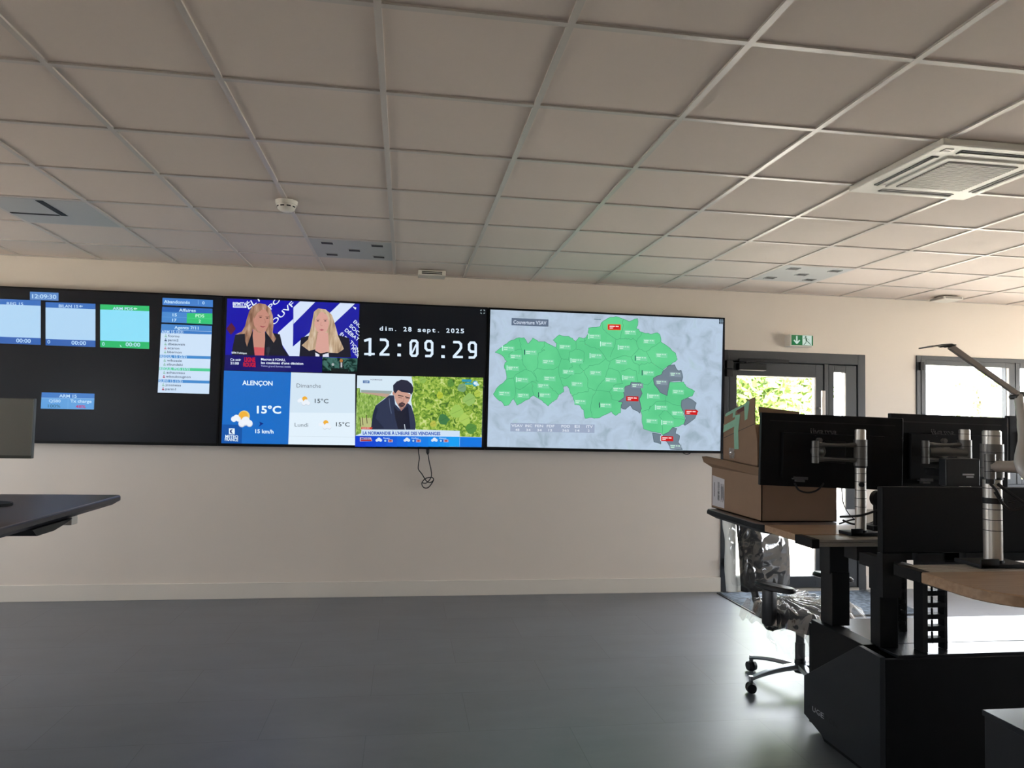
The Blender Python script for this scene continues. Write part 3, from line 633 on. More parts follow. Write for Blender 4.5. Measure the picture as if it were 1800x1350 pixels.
for x, y in ((563, 598), (560, 734), (1166, 622), (1164, 756)): c.rect(x-24, y-19, x+24, y+19, WC, 2, 2)
c.build('time_text', t2); c = Canvas(630, 530, 7.826, o2, 0)
for dx, dy in ((-1, -1), (1, -1), (-1, 1), (1, 1)):
    x, y = 1709+dx*14, 141+dy*13; c.poly([(x, y), (x+dx*20, y), (x+dx*20, y+dy*8), (x+dx*8, y+dy*8), (x+dx*8, y+dy*18), (x, y+dy*18)], (160, 180, 185), 2)
c.build('window_icon', t2)
# weather
c = Canvas(380, 650, 3.75, o2)
c.poly([(52, 5), (494, 17), (475, 492), (34, 484)], (20, 108, 200), 1); c.poly([(38, 360), (172, 364), (168, 488), (34, 484)], (12, 84, 170), 2)
c.poly([(494, 17), (917, 29), (915, 500), (475, 492)], (226, 241, 252), 1); c.poly([(494, 17), (917, 29), (916, 285), (483, 282)], (212, 230, 244), 2); c.line([(480, 438), (912, 444)], 2, (205, 218, 228), 2)
c.text('ALENÇON', (172, 100), (372, 104), 31, W, 3, .025); c.text('15°C', (268, 286), (428, 288), 50, W, 3, .03); c.text('15 km/h', (258, 417), (378, 420), 26, W, 3, .02)
c.poly([(284, 342), (312, 354), (278, 378), (290, 358)], (14, 40, 130), 3)
def cloud(x, y, k, L=3, white=(236, 242, 250)):
    c.circ(x+18*k, y-20*k, 36*k, (236, 205, 120), L) if k > .8 else None
    c.circ(x+14*k, y-22*k, 28*k, (240, 178, 60), L+1)
    for dx, dy, r in ((-46, -2, 18), (-30, -12, 18), (-18, -2, 16)): c.circ(x+dx*k, y+dy*k, r*k, white, L+2)
    for dx, dy, r in ((4, 26, 22), (28, 12, 26), (52, 26, 20)): c.circ(x+dx*k, y+dy*k+2*k, r*k, (200, 208, 222), L+3)
    for dx, dy, r in ((4, 22, 21), (28, 8, 26), (52, 23, 19)): c.circ(x+dx*k, y+dy*k, r*k, white, L+4)
cloud(165, 327, 1.05); cloud(575, 206, .62); cloud(714, 363, .62)
c.text('METEO', (60, 448), (145, 451), 20, W, 3, .02); c.text('FRANCE', (57, 468), (145, 471), 20, W, 3, .02)
c.rect(84, 386, 122, 424, W, 3, 1); c.circ(104, 406, 14, (20, 50, 120), 4); c.circ(112, 406, 11, W, 5)
c.text('Dimanche', (530, 117), (690, 119), 28, (110, 118, 126), 3, 0); c.text('15°C', (650, 218), (740, 220), 28, (46, 52, 60), 3, .01); c.text('Lundi', (518, 374), (606, 376), 26, (110, 118, 126), 3, 0); c.text('15°C', (790, 372), (880, 374), 28, (46, 52, 60), 3, .01)
c.build('weather_panel', t2)
# vineyard report
c = Canvas(620, 660, 7.5, o2)
VL = emis_noise('screen_vines', [(.30, (58, 92, 44)), (.45, (118, 158, 58)), (.58, (168, 196, 84)), (.72, (214, 226, 150))], 24, 5, 1.6)
VL2 = emis_noise('screen_vines_far', [(.3, (92, 130, 60)), (.55, (150, 186, 88)), (.75, (196, 214, 150))], 60, 4, .8, stretch=(1, 1, .5))
c.poly([(60, 0), (1720, 30), (1698, 945), (34, 930)], (214, 232, 245), 1)
c.poly([(110, 190), (520, 205), (500, 250), (110, 225)], (150, 165, 160), 2); c.poly([(110, 222), (500, 240), (440, 295), (110, 250)], (190, 160, 140), 2)
c.poly([(55, 165), (95, 165), (100, 225), (440, 285), (300, 400), (240, 715), (40, 790)], VL2, 3)
c.poly([(110, 560), (240, 560), (250, 700), (100, 715)], (186, 190, 130), 4)
for x, y in ((95, 560), (125, 545), (180, 520)): c.line([(x, y), (x+10, y+110)], 10, (92, 80, 60), 5)
c.poly([(775, 15), (860, 10), (940, 14), (1720, 30), (1700, 812), (1410, 806), (1408, 730), (830, 712), (800, 500), (770, 330), (800, 160)], VL, 3)
for k, (x, y, r, col) in enumerate(((1370, 480, 92, (158, 198, 92)), (1480, 580, 80, (172, 204, 96)), (1200, 580, 78, (66, 122, 72)), (1540, 320, 86, (150, 190, 100)), (1150, 260, 50, (178, 196, 64)), (1440, 160, 60, (122, 162, 118)), (1560, 700, 75, (86, 140, 62)), (1640, 240, 50, (176, 200, 80)), (1060, 640, 48, (186, 190, 78)), (1000, 420, 44, (168, 200, 84)), (920, 60, 50, (144, 184, 84)), (1290, 100, 52, (92, 142, 60)))):
    rr = random.Random(k); c.poly([(x+r*(.75+.35*rr.random())*math.cos(2*PI*i/11), y+r*(.75+.35*rr.random())*math.sin(2*PI*i/11)) for i in range(11)], col, 4)
    c.line([(x-r*.7, y+r*.3), (x+r*.7, y-r*.35)], 5, tuple(int(v*.8) for v in col), 5)
c.poly([(240, 712), (262, 520), (300, 400), (420, 310), (480, 262), (545, 262), (560, 380), (640, 460), (720, 360), (770, 400), (810, 520), (830, 640), (825, 715)], (46, 54, 80), 6)
c.poly([(540, 400), (590, 460), (640, 470), (730, 400), (760, 700), (600, 710), (560, 560)], (26, 30, 48), 7); c.poly([(262, 520), (300, 410), (330, 440), (300, 560), (420, 700), (245, 712)], (34, 42, 66), 7)
c.line([(480, 300), (490, 400), (510, 500)], 8, (98, 110, 138), 8)
c.poly([(560, 330), (640, 470), (700, 400), (700, 340)], (160, 120, 112), 7)
c.poly([(545, 200), (600, 190), (700, 220), (765, 250), (758, 300), (735, 350), (690, 400), (650, 425), (610, 400), (575, 350), (552, 300)], (204, 158, 142), 8)
c.circ(540, 235, 16, (196, 146, 130), 8, 26)
c.poly([(535, 200), (532, 130), (580, 80), (640, 55), (720, 65), (775, 110), (800, 160), (798, 210), (772, 255), (755, 235), (700, 225), (640, 215), (600, 190), (560, 240)], (40, 42, 62), 9)
c.line([(600, 262), (665, 275)], 12, (60, 48, 52), 9); c.line([(695, 282), (750, 298)], 12, (60, 48, 52), 9); c.line([(605, 290), (650, 296)], 6, (90, 64, 62), 9); c.line([(700, 300), (738, 308)], 6, (90, 64, 62), 9)
c.poly([(605, 370), (650, 350), (690, 368), (692, 385), (668, 412), (636, 420), (604, 395)], (72, 56, 60), 9); c.line([(640, 378), (672, 384)], 6, (150, 90, 88), 10); c.line([(675, 295), (672, 340), (650, 342)], 6, (168, 122, 110), 9)
c.line([(682, 645), (692, 712)], 10, (200, 210, 220), 9)
c.poly([(115, 680), (262, 684), (250, 712), (112, 708)], (206, 66, 48), 9)
for i in range(5): c.rect(126+i*20, 688, 140+i*20, 698, (250, 235, 230), 10, 1)
c.poly([(115, 710), (1412, 730), (1410, 808), (108, 796)], (206, 226, 246), 9); c.text("LA NORMANDIE À L'HEURE DES VENDANGES", (132, 778), (1155, 786), 42, (28, 76, 178), 10, .035)
for i in range(10): c.poly([(34+i*137.6, 796+i*1.1), (34+(i+1)*137.6, 797+i*1.1), (32+(i+1)*137.6, 942), (30+i*137.6, 938)], (12+i, 60+i*11, 210+i*4), 9)
c.poly([(1412, 810), (1700, 816), (1698, 945), (1410, 942)], (14, 118, 226), 9)
def dcl(x, y):
    for dx, dy, r in ((-26, 8, 18), (0, -6, 24), (22, 6, 20)): c.circ(x+dx, y+dy, r, (216, 228, 244), 11)
for x, s_ in ((345, 'Rouen'), (715, 'Honfleur'), (1078, 'Alençon')):
    dcl(x, 848); c.text(s_, (x+60, 834), (x+60+(82 if s_ == 'Rouen' else 96), 836), 20, (200, 225, 250), 11, .01); c.rect(x+62, 846, x+112, 878, (20, 80, 190), 10); c.circ(x+84, 862, 14, (170, 215, 250), 11); c.rect(x+120, 844, x+184, 880, (190, 160, 180), 10); c.circ(x+152, 862, 18, (170, 66, 66), 11, 10)
c.poly([(95, 815), (240, 818), (258, 866), (95, 870)], (210, 180, 190), 10); c.rect(106, 846, 246, 864, (170, 50, 60), 11); c.text('MÉTÉO', (112, 842), (232, 844), 22, (40, 60, 150), 11, .03)
c.rect(135, 65, 220, 100, (32, 92, 160), 5, 2); c.text('12:09', (148, 92), (208, 94), 20, W, 6, .01); c.text('NORMANDIE', (235, 62), (388, 66), 18, (110, 110, 125), 5, .01)
c.poly([(1440, 50), (1570, 54), (1560, 88), (1440, 82)], (50, 150, 180), 6); c.rect(1480, 96, 1570, 120, (60, 165, 175), 6, 2); c.circ(1615, 106, 38, (40, 150, 190), 6); c.circ(1612, 102, 20, (220, 240, 250), 7); c.poly([(1625, 70), (1672, 130), (1620, 140)], (200, 230, 240), 7)
c.build('vineyard_report', t2)

# --- right screen: coverage map
t3 = tv(.70, 2.885, 'right wall screen showing a green district map on pale blue', True); o3 = t3.location
c = Canvas(850, 530, 4.0909, o3)
MAPBG = emis_noise('screen_map_relief', [(.30, (158, 178, 192)), (.45, (178, 196, 214)), (.6, (186, 205, 226)), (.8, (176, 200, 208))], 7, 8, .8)
def jag(pts, amp, rng, closed=True, n=3):
    out = []; L = len(pts)
    for i in range(L if closed else L-1):
        a, b = pts[i], pts[(i+1) % L]
        for k in range(n):
            t = k/n; j = amp if k else 0
            out.append((a[0]+(b[0]-a[0])*t+rng.uniform(-j, j), a[1]+(b[1]-a[1])*t+rng.uniform(-j, j)))
    if not closed: out.append(pts[-1])
    return out
c.poly([(50, 58), (1722, 128), (1702, 1078), (26, 1044)], MAPBG, 1)
rng = random.Random(3)
GREEN = emis_noise('screen_map_green', [(.35, (92, 200, 138)), (.65, (106, 214, 150))], 3, 3); GE = (70, 160, 112); GL = (72, 166, 118)
G = [(83,365),(130,330),(180,290),(235,265),(290,260),(320,305),(355,262),(395,290),(440,288),(490,315),(518,330),(528,300),(500,278),(545,240),(600,250),(640,265),(665,285),(685,258),(725,265),(755,235),(755,190),(835,180),(850,150),(895,120),(950,108),(1005,125),(1045,145),(1080,130),(1105,120),(1110,160),(1100,195),(1140,220),(1200,235),(1250,225),(1270,245),(1275,290),(1320,320),(1380,370),(1393,415),(1345,455),(1290,490),(1300,540),(1340,580),(1440,580),(1455,610),(1518,645),(1500,680),(1440,700),(1425,760),(1445,830),(1448,880),(1400,900),(1360,905),(1330,950),(1290,960),(1275,945),(1210,935),(1150,915),(1140,870),(1135,800),(1100,740),(990,740),(985,800),(950,820),(920,790),(860,820),(820,838),(780,835),(730,840),(720,780),(690,745),(655,740),(640,680),(600,605),(575,610),(575,650),(540,670),(530,700),(490,725),(465,752),(430,725),(400,700),(360,675),(330,700),(240,745),(215,700),(180,745),(150,750),(125,715),(108,710),(70,665),(90,630),(135,590),(165,560),(160,500),(150,480),(155,440),(170,430),(130,385)]
GJ = jag(G, 4, rng); c.poly(GJ, GREEN, 2); c.line(GJ+[GJ[0]], 3, GE, 3)
for b in ([(255,265),(270,310),(275,350),(280,430),(310,490)],[(180,400),(190,375),(215,350),(270,345)],[(180,400),(230,418),(270,410),(280,430)],[(440,350),(395,370),(385,480),(430,490),(500,490),(540,470),(560,410),(520,330)],[(440,288),(440,320),(415,350),(440,350)],[(310,490),(340,500),(380,550),(390,575)],[(385,480),(360,500),(380,550)],[(165,560),(215,550),(240,520),(280,500),(310,490)],[(215,550),(230,620),(220,700)],[(230,620),(265,632),(300,610),(345,575),(395,575)],[(345,575),(350,620),(360,675)],[(345,575),(400,590),(470,600),(500,640),(540,670)],[(540,470),(550,550),(575,610)],[(560,410),(610,420),(620,360),(665,340),(665,285)],[(665,340),(690,345),(725,370),(720,430),(690,460),(720,500)],[(610,420),(640,470),(590,500)],[(725,265),(735,310),(780,330),(830,340),(880,410),(910,430),(1000,390),(1060,400)],[(755,240),(735,280),(690,290)],[(850,150),(860,200),(900,235),(950,270),(985,270),(1000,200),(1005,125)],[(950,270),(940,330),(910,400)],[(985,270),(1020,262),(1060,275),(1075,262),(1100,290),(1140,220)],[(1100,290),(1115,340),(1060,400),(1080,440),(1120,460),(1180,440),(1210,440)],[(1115,340),(1170,360),(1230,320),(1275,290)],[(1170,360),(1210,440),(1290,490)],[(720,500),(760,460),(830,450),(880,410)],[(720,500),(750,560),(750,620),(810,640),(905,650),(940,600),(1000,590)],[(550,550),(590,555),(650,520),(690,520),(720,500)],[(640,680),(680,655),(750,650),(760,622)],[(810,640),(780,700),(770,760),(780,835)],[(905,650),(920,700),(985,720)],[(810,640),(830,600),(870,560),(900,480),(910,430)],[(900,480),(970,500),(990,560),(1000,590)],[(990,500),(1050,480),(1100,500),(1110,580),(1060,600)],[(1110,580),(1180,600),(1222,550)],[(1120,460),(1115,520)],[(1310,680),(1305,715),(1310,780),(1260,820),(1290,870),(1285,950)],[(1140,790),(1190,775),(1240,720),(1310,715)],[(1310,715),(1360,740),(1420,750)],[(1310,780),(1370,840),(1440,850)],[(1190,775),(1200,750),(1190,790)]):
    c.line(jag(b, 5, rng, False), 2.6, GL, 3)
for g in ([(1290,500),(1330,460),(1375,455),(1395,495),(1420,495),(1433,545),(1425,575),(1390,570),(1340,575),(1330,620),(1320,677),(1270,655),(1230,600),(1222,550),(1280,525)],[(1060,580),(1130,585),(1125,610),(1140,660),(1120,700),(1135,770),(1125,803),(1075,775),(1055,745),(1020,775),(990,765),(1000,725),(970,720),(1010,690),(1005,650),(1020,610),(1055,600)],[(1425,710),(1470,692),(1530,730),(1520,770),(1535,790),(1520,840),(1450,890),(1440,880),(1455,840),(1422,760)],[(1215,945),(1275,955),(1275,1025),(1225,1010)],[(1290,960),(1330,940),(1360,905),(1390,912),(1380,950),(1410,965),(1400,1010),(1430,1065),(1345,1062),(1320,1010),(1290,990)]):
    gj = jag(g, 4, rng, n=2); c.poly(gj, (112, 128, 142), 4); c.line(gj+[gj[0]], 3, (70, 92, 100), 5)
c.build('district_map', t3)
LT, WT = (120, 214, 164), (196, 240, 216)
def lab(x, y, bar=None, grey=False):
    c = Canvas(850, 530, 4.0909, o3)
    a = (132, 148, 162) if grey else LT; c.poly([(x-42, y-17), (x+42, y-13), (x+42, y+21), (x-42, y+17)], a, 6)
    for i, w in enumerate((34, 10, 12)): c.rect(x-36+(0, 40, 56)[i], y-9+i, x-36+(0, 40, 56)[i]+w, y-2+i, WT, 7, 1)
    c.rect(x-34, y+3, x-8, y+10, WT, 7, 1)
    if bar: c.rect(x-47, y-19, x-41, y+18, bar, 7)
    c.build('unit_label', t3)
NV, WB = (16, 60, 74), (190, 245, 225)
for x, y, b in ((180,337,WB),(232,395,None),(340,365,NV),(213,478,WB),(465,432,None),(585,325,None),(672,425,WB),(800,250,WB),(885,305,WB),(1012,330,WB),(1055,220,None),(810,390,WB),(990,432,None),(1135,408,NV),(1190,285,None),(1280,385,None),(805,512,None),(610,505,None),(475,552,None),(280,562,WB),(430,605,None),(440,672,NV),(285,675,None),(150,660,None),(672,592,None),(915,562,None),(1045,548,WB),(1185,513,NV),(970,630,None),(695,720,None),(878,745,NV),(1225,680,WB),(1400,648,None),(1280,762,WB),(1395,802,None),(1210,858,None),(1325,870,WB)): lab(x, y, b)
for x, y in ((1380,522),(1280,580),(1105,603),(1380,1042)): lab(x, y, None, True)
def red(x, y, edge=None, bar=None, tip=False):
    c = Canvas(850, 530, 4.0909, o3)
    if tip: c.poly([(1530, 780), (1546, 790), (1530, 808)], (206, 24, 28), 7)
    if edge: c.rect(x-48, y-21, x+48, y+21, edge, 6, 2)
    c.rect(x-44, y-17, x+44, y+18, (206, 24, 28), 7, 2); c.rect(x-34, y-9, x+4, y-1, (250, 220, 220), 8, 1); c.rect(x+10, y-8, x+32, y, (250, 220, 220), 8, 1); c.rect(x-34, y+4, x-10, y+11, (250, 220, 220), 8)
    if bar: c.rect(x-48, y-20, x-43, y+19, (240, 240, 240), 8)
    c.build('alert_label', t3)
red(940, 183, (220, 140, 60)); red(1070, 698); red(1493, 795, tip=True); red(1320, 985, None, True)
c = Canvas(850, 530, 4.0909, o3)
c.poly([(202, 118), (467, 129), (466, 181), (201, 171)], (96, 112, 134), 3); c.text('Couverture VSAV', (215, 160), (452, 167), 27, (214, 226, 244), 5, .01)
c.build('map_title', t3); c = Canvas(850, 530, 4.0909, o3)
c.poly([(194, 873), (799, 885), (797, 945), (192, 934)], (158, 172, 196), 3)
for s_, x0, x1, n_, nx0, nx1 in (('VSAV', 200, 282, '48', 228, 258), ('INC', 300, 350, '34', 306, 338), ('FEN', 370, 428, '34', 386, 418), ('FDF', 455, 510, '12', 466, 494), ('POD', 560, 622, '365', 566, 614), ('EI', 655, 690, '14', 660, 690), ('ITV', 738, 786, '2', 750, 762)):
    c.text(s_, (x0, 899+x0*.012), (x1, 899+x1*.012), 19, (226, 234, 246), 5, .012); c.text(n_, (nx0, 928+nx0*.012), (nx1, 928+nx1*.012), 17, (226, 234, 246), 5, .012)
c.build('totals_table', t3); c = Canvas(850, 530, 4.0909, o3)
c.line([(795, 127), (842, 129)], 5, (100, 130, 140), 3)
c.rect(1694, 124, 1726, 160, (20, 36, 54), 5, 2)
for q in ((1704, 124, 1708, 160), (1716, 124, 1719, 160)): c.rect(*q, (160, 185, 200), 6)
c.rect(1694, 140, 1726, 143, (160, 185, 200), 6)
c.build('window_icon', t3)

# hanging cable under the middle screen
def wall_pts(l, y, ox, oy, s): return [on_y(ox+u/s, oy+v/s, y) for u, v in l]
t = thing('power_cable', 'thin black cable hanging in a knotted loop below the middle screen', 'cable', (.19, 6.28, 1.0))
m = MB(t.location)
m.tube(wall_pts([(482, 180), (485, 330), (500, 480), (482, 620), (480, 740), (560, 850), (620, 950), (680, 1030), (750, 1055), (810, 1030), (840, 980), (810, 940), (740, 935), (650, 960), (580, 1030), (560, 1090), (590, 1160), (660, 1190), (730, 1160), (800, 1070), (838, 1000)], 6.28, 700, 770, 13.5), .0042)
m.tube(wall_pts([(705, 380), (735, 560), (780, 760), (790, 880), (775, 940), (730, 1010), (660, 1070), (600, 1070), (570, 1050)], 6.272, 700, 770, 13.5), .0042)
m.build('cord', 'cable', t, True)
m = MB(t.location); a, b = wall_pts([(700, 200), (700, 390)], 6.272, 700, 770, 13.5); m.cyl(b, b+(a-b)*.25, .006, .014); m.cyl(b+(a-b)*.25, a, .014, .014); m.build('plug', 'cable', t, True)
t = MB(); t.tube(wall_pts([(0, 0), (10, 14), (30, 20), (48, 12), (52, 0)], 6.27, 1198, 792, 3), .003); tag(t.build('power_cable', 'cable', None, True), 'short black cable end drooping below the right screen', 'cable')

# floor mat
m = MB(); m.box((2.85, 5.45, 0), (4.28, 6.24, .012), bev=.004); m.mi = 1
for r in ((2.835, 5.435, 4.295, 5.47), (2.835, 6.22, 4.295, 6.255), (2.835, 5.47, 2.87, 6.22), (4.26, 5.47, 4.295, 6.22)): m.box((r[0], r[1], 0), (r[2], r[3], .009))
tag(m.build('door_mat', ['rug', 'cable']), 'dark grey-blue textured mat on the floor inside the glazed door', 'mat')

# ------------------------------------------------------------------ right hand console
DZ = 1.10
t = thing('console_base', 'long low black console base under the raised desks, angular end panel with lettering', 'cabinet', (2.05, 3.2, 0)); o = t.location
XR = 4.6
hexa = [(2.885, .06), (2.885, .54), (3.035, .545), (3.48, .258), (3.48, .07), (3.30, .0), (3.20, .0), (3.17, .03), (2.90, .03)]
m = MB(o); m.prism([(2.885, .06), (2.885, .54), (3.035, .545), (3.483, .258), (3.483, .068), (3.30, .02), (2.95, .02)], 'x', 2.05, 2.075, bev=.002); ep = m.build('end_panel', 'cabinet', t)
m = MB(o)
for i, (ch, mt) in enumerate(zip('AUGERON', 'logod logow logow logow logod logod logod'.split())):
    vs, fs = text_polys(ch, .0); x0 = min(v[0] for v in vs); x1 = max(v[0] for v in vs)
    ya, yb = 3.44-i*.036, 3.44-i*.036-.028
    m.mi = 1 if mt == 'logow' else 0
    m.add([(2.0492, ya+(x-x0)/(x1-x0)*(yb-ya), .112+y*.036) for x, y in vs], fs)
m.build('lettering', ['logod', 'logow'], ep, recalc=False)
m = MB(o); m.box((2.076, 2.885, .03), (XR, 2.905, .53), bev=.002); m.build('back_panel', 'monblack', t)
m = MB(o); m.box((2.076, 3.46, .03), (XR, 3.48, .525), bev=.002); m.build('front_panel', 'monblack', t)
m = MB(o); m.box((2.15, 2.905, .525), (XR, 3.06, .54), bev=.002); m.box((2.15, 3.064, .525), (XR, 3.475, .54), bev=.002); m.build('top_panel', 'gloss', t)
m = MB(o); m.box((2.0755, 3.04, .26), (2.16, 3.46, .546), bev=.003); m.build('cable_trunk', 'monblack', t)
m = MB(o); m.prism([(2.95, 0), (2.95, .04), (3.36, .04), (3.32, .0)], 'x', 2.06, 2.11); m.build('foot', 'monblack', t)
m = MB(o); m.prism([(2.95, 0), (2.95, .04), (3.36, .04), (3.32, .0)], 'x', 4.45, 4.5); m.build('foot', 'monblack', t)

# lifting columns + desks (one sit-stand double desk frame per side)
def column_desk():
    t = thing('standing_desk', 'raised desk with oak strip and dark work surface, cardboard box on it', 'desk', (2.6, 3.1, .54)); o = t.location
    # dark user surface with chamfered edge and rounded corner
    m = MB(o); z1, z0 = DZ-.002, DZ-.045; e = .022
    def outline(g):
        pts = [(1.53+g, 3.50-g), (1.53+g, 3.02)]
        pts += [(1.53+g+.09-.09*math.cos(a), 3.02-.09*math.sin(a)+ (g if a > .8 else 0)) for a in [PI/2*k/6 for k in range(1, 7)]]
        return pts+[(4.4-g, 2.93+g), (4.4-g, 3.50-g)]
    m.loft([[Vector((x, y, z)) for x, y in outline(g)] for g, z in ((.003, z1-.0035), (.005, z1))]); m.build('work_surface', 'darktop', t, True, angle=25); m = MB(o)
    rings = [[Vector((x, y, z)) for x, y in outline(g)] for g, z in ((.0, z1-.012), (.003, z1-.0036))]
    rings = [[Vector((x, y, z0)) for x, y in outline(.035)]]+[[Vector((x, y, z1-.024)) for x, y in outline(0)]]+rings
    m.loft(rings); m.build('edge_band', 'monblack', t, True, angle=25)
    m = MB(o); m.box((1.54, 2.665, DZ-.028), (4.4, 2.925, DZ), bev=.002); m.build('oak_strip', 'wood', t)
    m = MB(o)
    for k in range(4): y = 2.553+k*.028; m.box((1.56, y, DZ-.012), (4.4, y+.022, DZ-.001), bev=.002)
    m.box((1.56, 2.552, DZ-.017), (4.4, 2.66, DZ-.013)); m.box((1.56, 2.548, DZ-.028), (4.4, 2.556, DZ-.0165), bev=.002)
    m.build('slatted_rail', 'alu', t)
    m = MB(o); m.box((1.53, 2.545, DZ-.034), (1.562, 2.668, DZ+.001), bev=.003); m.build('rail_end', 'monblack', t)
    m = MB(o); m.box((1.75, 2.6, DZ-.09), (4.3, 2.68, DZ-.035)); m.box((2.13, 2.6, DZ-.1), (2.24, 3.35, DZ-.045)); m.box((3.7, 2.6, DZ-.1), (3.8, 3.35, DZ-.045)); m.build('under_frame', 'blackmetal', t)
    for x, y, w, d_ in ((2.183, 3.05, .050, .03), (2.155, 3.385, .052, .045), (3.75, 3.05, .05, .03)):
        zb = .547 if y > 3.2 else .541
        m = MB(o); m.box((x-w, y-d_, zb+.25), (x+w, y+d_, DZ-.045), bev=.003); m.box((x-w+.004, y-d_-.012, zb), (x+w-.004, y+d_-.004, zb+.26), bev=.003)
        m.build('leg', 'blackmetal', t)
    return t
column_desk()
t = thing('standing_desk', 'nearest raised desk with rounded oak top and slatted metal rail', 'desk', (2.6, 2.0, .54)); o = t.location
m = MB(o)
def near_out(g):
    r = .16; pts = [(1.532+g, 1.965), (1.532+g, 1.80)]
    pts += [(1.532+g+r*1.1*(1-math.cos(a)), 1.80-r*math.sin(a)+g*math.sin(a)) for a in [PI/2*k/8 for k in range(1, 9)]]
    return pts+[(4.2, 1.64+g), (4.2, 1.965)]
m.loft([[Vector((x, y, z)) for x, y in near_out(g)] for g, z in ((.003, DZ-.032), (0, DZ-.029), (0, DZ-.003), (.003, DZ))]); m.build('oak_top', 'wood', t, True, angle=25)
m = MB(o)
for k in range(4): y = 1.972+k*.029; m.box((1.56, y, DZ-.012), (4.2, y+.022, DZ-.001), bev=.002)
m.box((1.56, 1.968, DZ-.018), (4.2, 2.082, DZ-.013)); m.build('slatted_rail', 'alu', t)
m = MB(o); m.box((1.53, 1.966, DZ-.034), (1.562, 2.088, DZ+.001), bev=.003); m.build('rail_end', 'monblack', t)
m = MB(o); m.box((1.80, 1.70, DZ-.075), (4.1, 2.06, DZ-.0335), bev=.006); m.build('under_frame', 'blackmetal', t)
for x in (2.302, 3.53):
    m = MB(o); m.prism([(2.02, DZ-.075), (2.02, DZ-.15), (2.93, DZ-.17), (2.93, .541), (2.99, .541), (2.99, DZ-.11)], 'x', x-.012, x+.012, bev=.001); m.build('leg', 'blackmetal', t)
# cable ladders
def ladder(x, y, w, zt, label):
    t = thing('cable_ladder', label, 'cable ladder', (x, y, .541)); h = zt-.541
    m = MB()
    for s in (-1, 1):
        m.tube([(s*w, 0, 0), (s*w*1.02, .006, h*.5), (s*w, 0, h)], .006); m.box((s*w-.008, -.02, 0), (s*w+.008, .02, h))
    m.build('rail', 'monblack', t)
    n = int(h/.052)
    for k in range(n):
        z = .03+k*.052; m = MB(); m.box((-w, -.022, z), (w, .022, z+.022), bev=.004); m.mi = 0
        m.box((-.006-w*.25, -.022, z), (.0-w*.25, -.015, z+.05)); m.build('link', 'monblack', t)
ladder(2.375, 2.98, .052, DZ-.08, 'black perforated cable ladder under the nearest oak desk')
ladder(2.41, 3.25, .022, DZ-.06, 'narrow black cable ladder behind the thick desk leg')
# privacy panel
t = thing('privacy_panel', 'wide matt black privacy panel between the two raised desks', 'panel', (2.9, 2.36, 1.057)); o = t.location
m = MB(o); m.box((1.678, 2.345, 1.085), (4.3, 2.375, 1.318), bev=.004); m.build('board', 'monblack', t)
m = MB(o); m.box((1.678, 2.345, .93), (1.752, 2.375, 1.084)); m.box((1.815, 2.345, 1.055), (1.915, 2.375, 1.084)); m.box((2.003, 2.345, 1.055), (4.3, 2.375, 1.084)); m.build('bracket', 'blackmetal', t)
for x in (1.72, 3.5): m = MB(o); m.box((x, 2.10, 1.01), (x+.04, 2.54, 1.054)); m.build('support_arm', 'blackmetal', t)

# monitors -----------------------------------------------------------
def monitor(name, label, loc, w, h, yaw=0, roll=0, logo=None, pitch=0):
    t = thing(name, label, 'monitor', loc); t.rotation_euler = (pitch, roll, yaw)
    # front faces +Y, origin at lower edge centre of the back
    m = MB(); m.box((-w/2, -.012, 0), (w/2, .012, h), bev=.003); m.build('housing', 'monblack', t)
    m = MB(); m.box((-w/2+.008, .0115, .018), (w/2-.008, .0135, h-.008)); m.build('screen', 'tvglass', t)
    m = MB(); m.loft([[Vector((x*s, y, h*.12+(z)*s2)) for x, z in ((-w*.36, 0), (w*.36, 0), (w*.36, h*.62), (-w*.36, h*.62))] for s, s2, y in ((1, 1, -.011), (.985, .99, -.03))]); bk = m.build('back_cover', 'monblack', t)
    m = MB(); m.box((-w*.44, -.0135, h*.885), (w*.44, -.0115, h*.90)); m.build('vent', 'black', t)
    m = MB(); m.box((-.045, -.042, .105), (.045, -.029, .195), bev=.004); m.build('mount_plate', 'blackmetal', t)
    m = MB(); m.box((-w*.28, -.033, h*.10), (-w*.28+.06, -.012, h*.10+.012)); m.box((-w*.26, -.033, h*.07), (-w*.26+.035, -.012, h*.07+.008)); m.build('port_label', 'logo', t)
    if logo:
        vs, fs = text_polys('iiyama', .01); x0 = min(v[0] for v in vs); x1 = max(v[0] for v in vs); lx, lw = logo
        m = MB(); m.add([(lx+(x-x0)/(x1-x0)*lw+y*.01, -.0126 if h*.735+y*.034 > h*.74 else -.0312, h*.735+y*.034) for x, y in vs], fs)
        m.build('logo', 'logo', t, recalc=False)
    return t
monitor('monitor', 'black monitor seen from behind, in front of the cardboard box', (1.765, 2.80, 1.272), .60, .302, yaw=math.radians(-7), roll=math.radians(1.2), logo=(-.10, .115))
monitor('monitor', 'black monitor seen from behind, between the first and the tall near pole', (2.345, 2.84, 1.268), .565, .318, yaw=math.radians(0), roll=math.radians(.8), logo=(-.10, .115))
monitor('monitor', 'black monitor cut off by the right edge of the photo, seen from behind', (2.96, 2.92, 1.335), .56, .255, yaw=math.radians(6), roll=math.radians(.5))
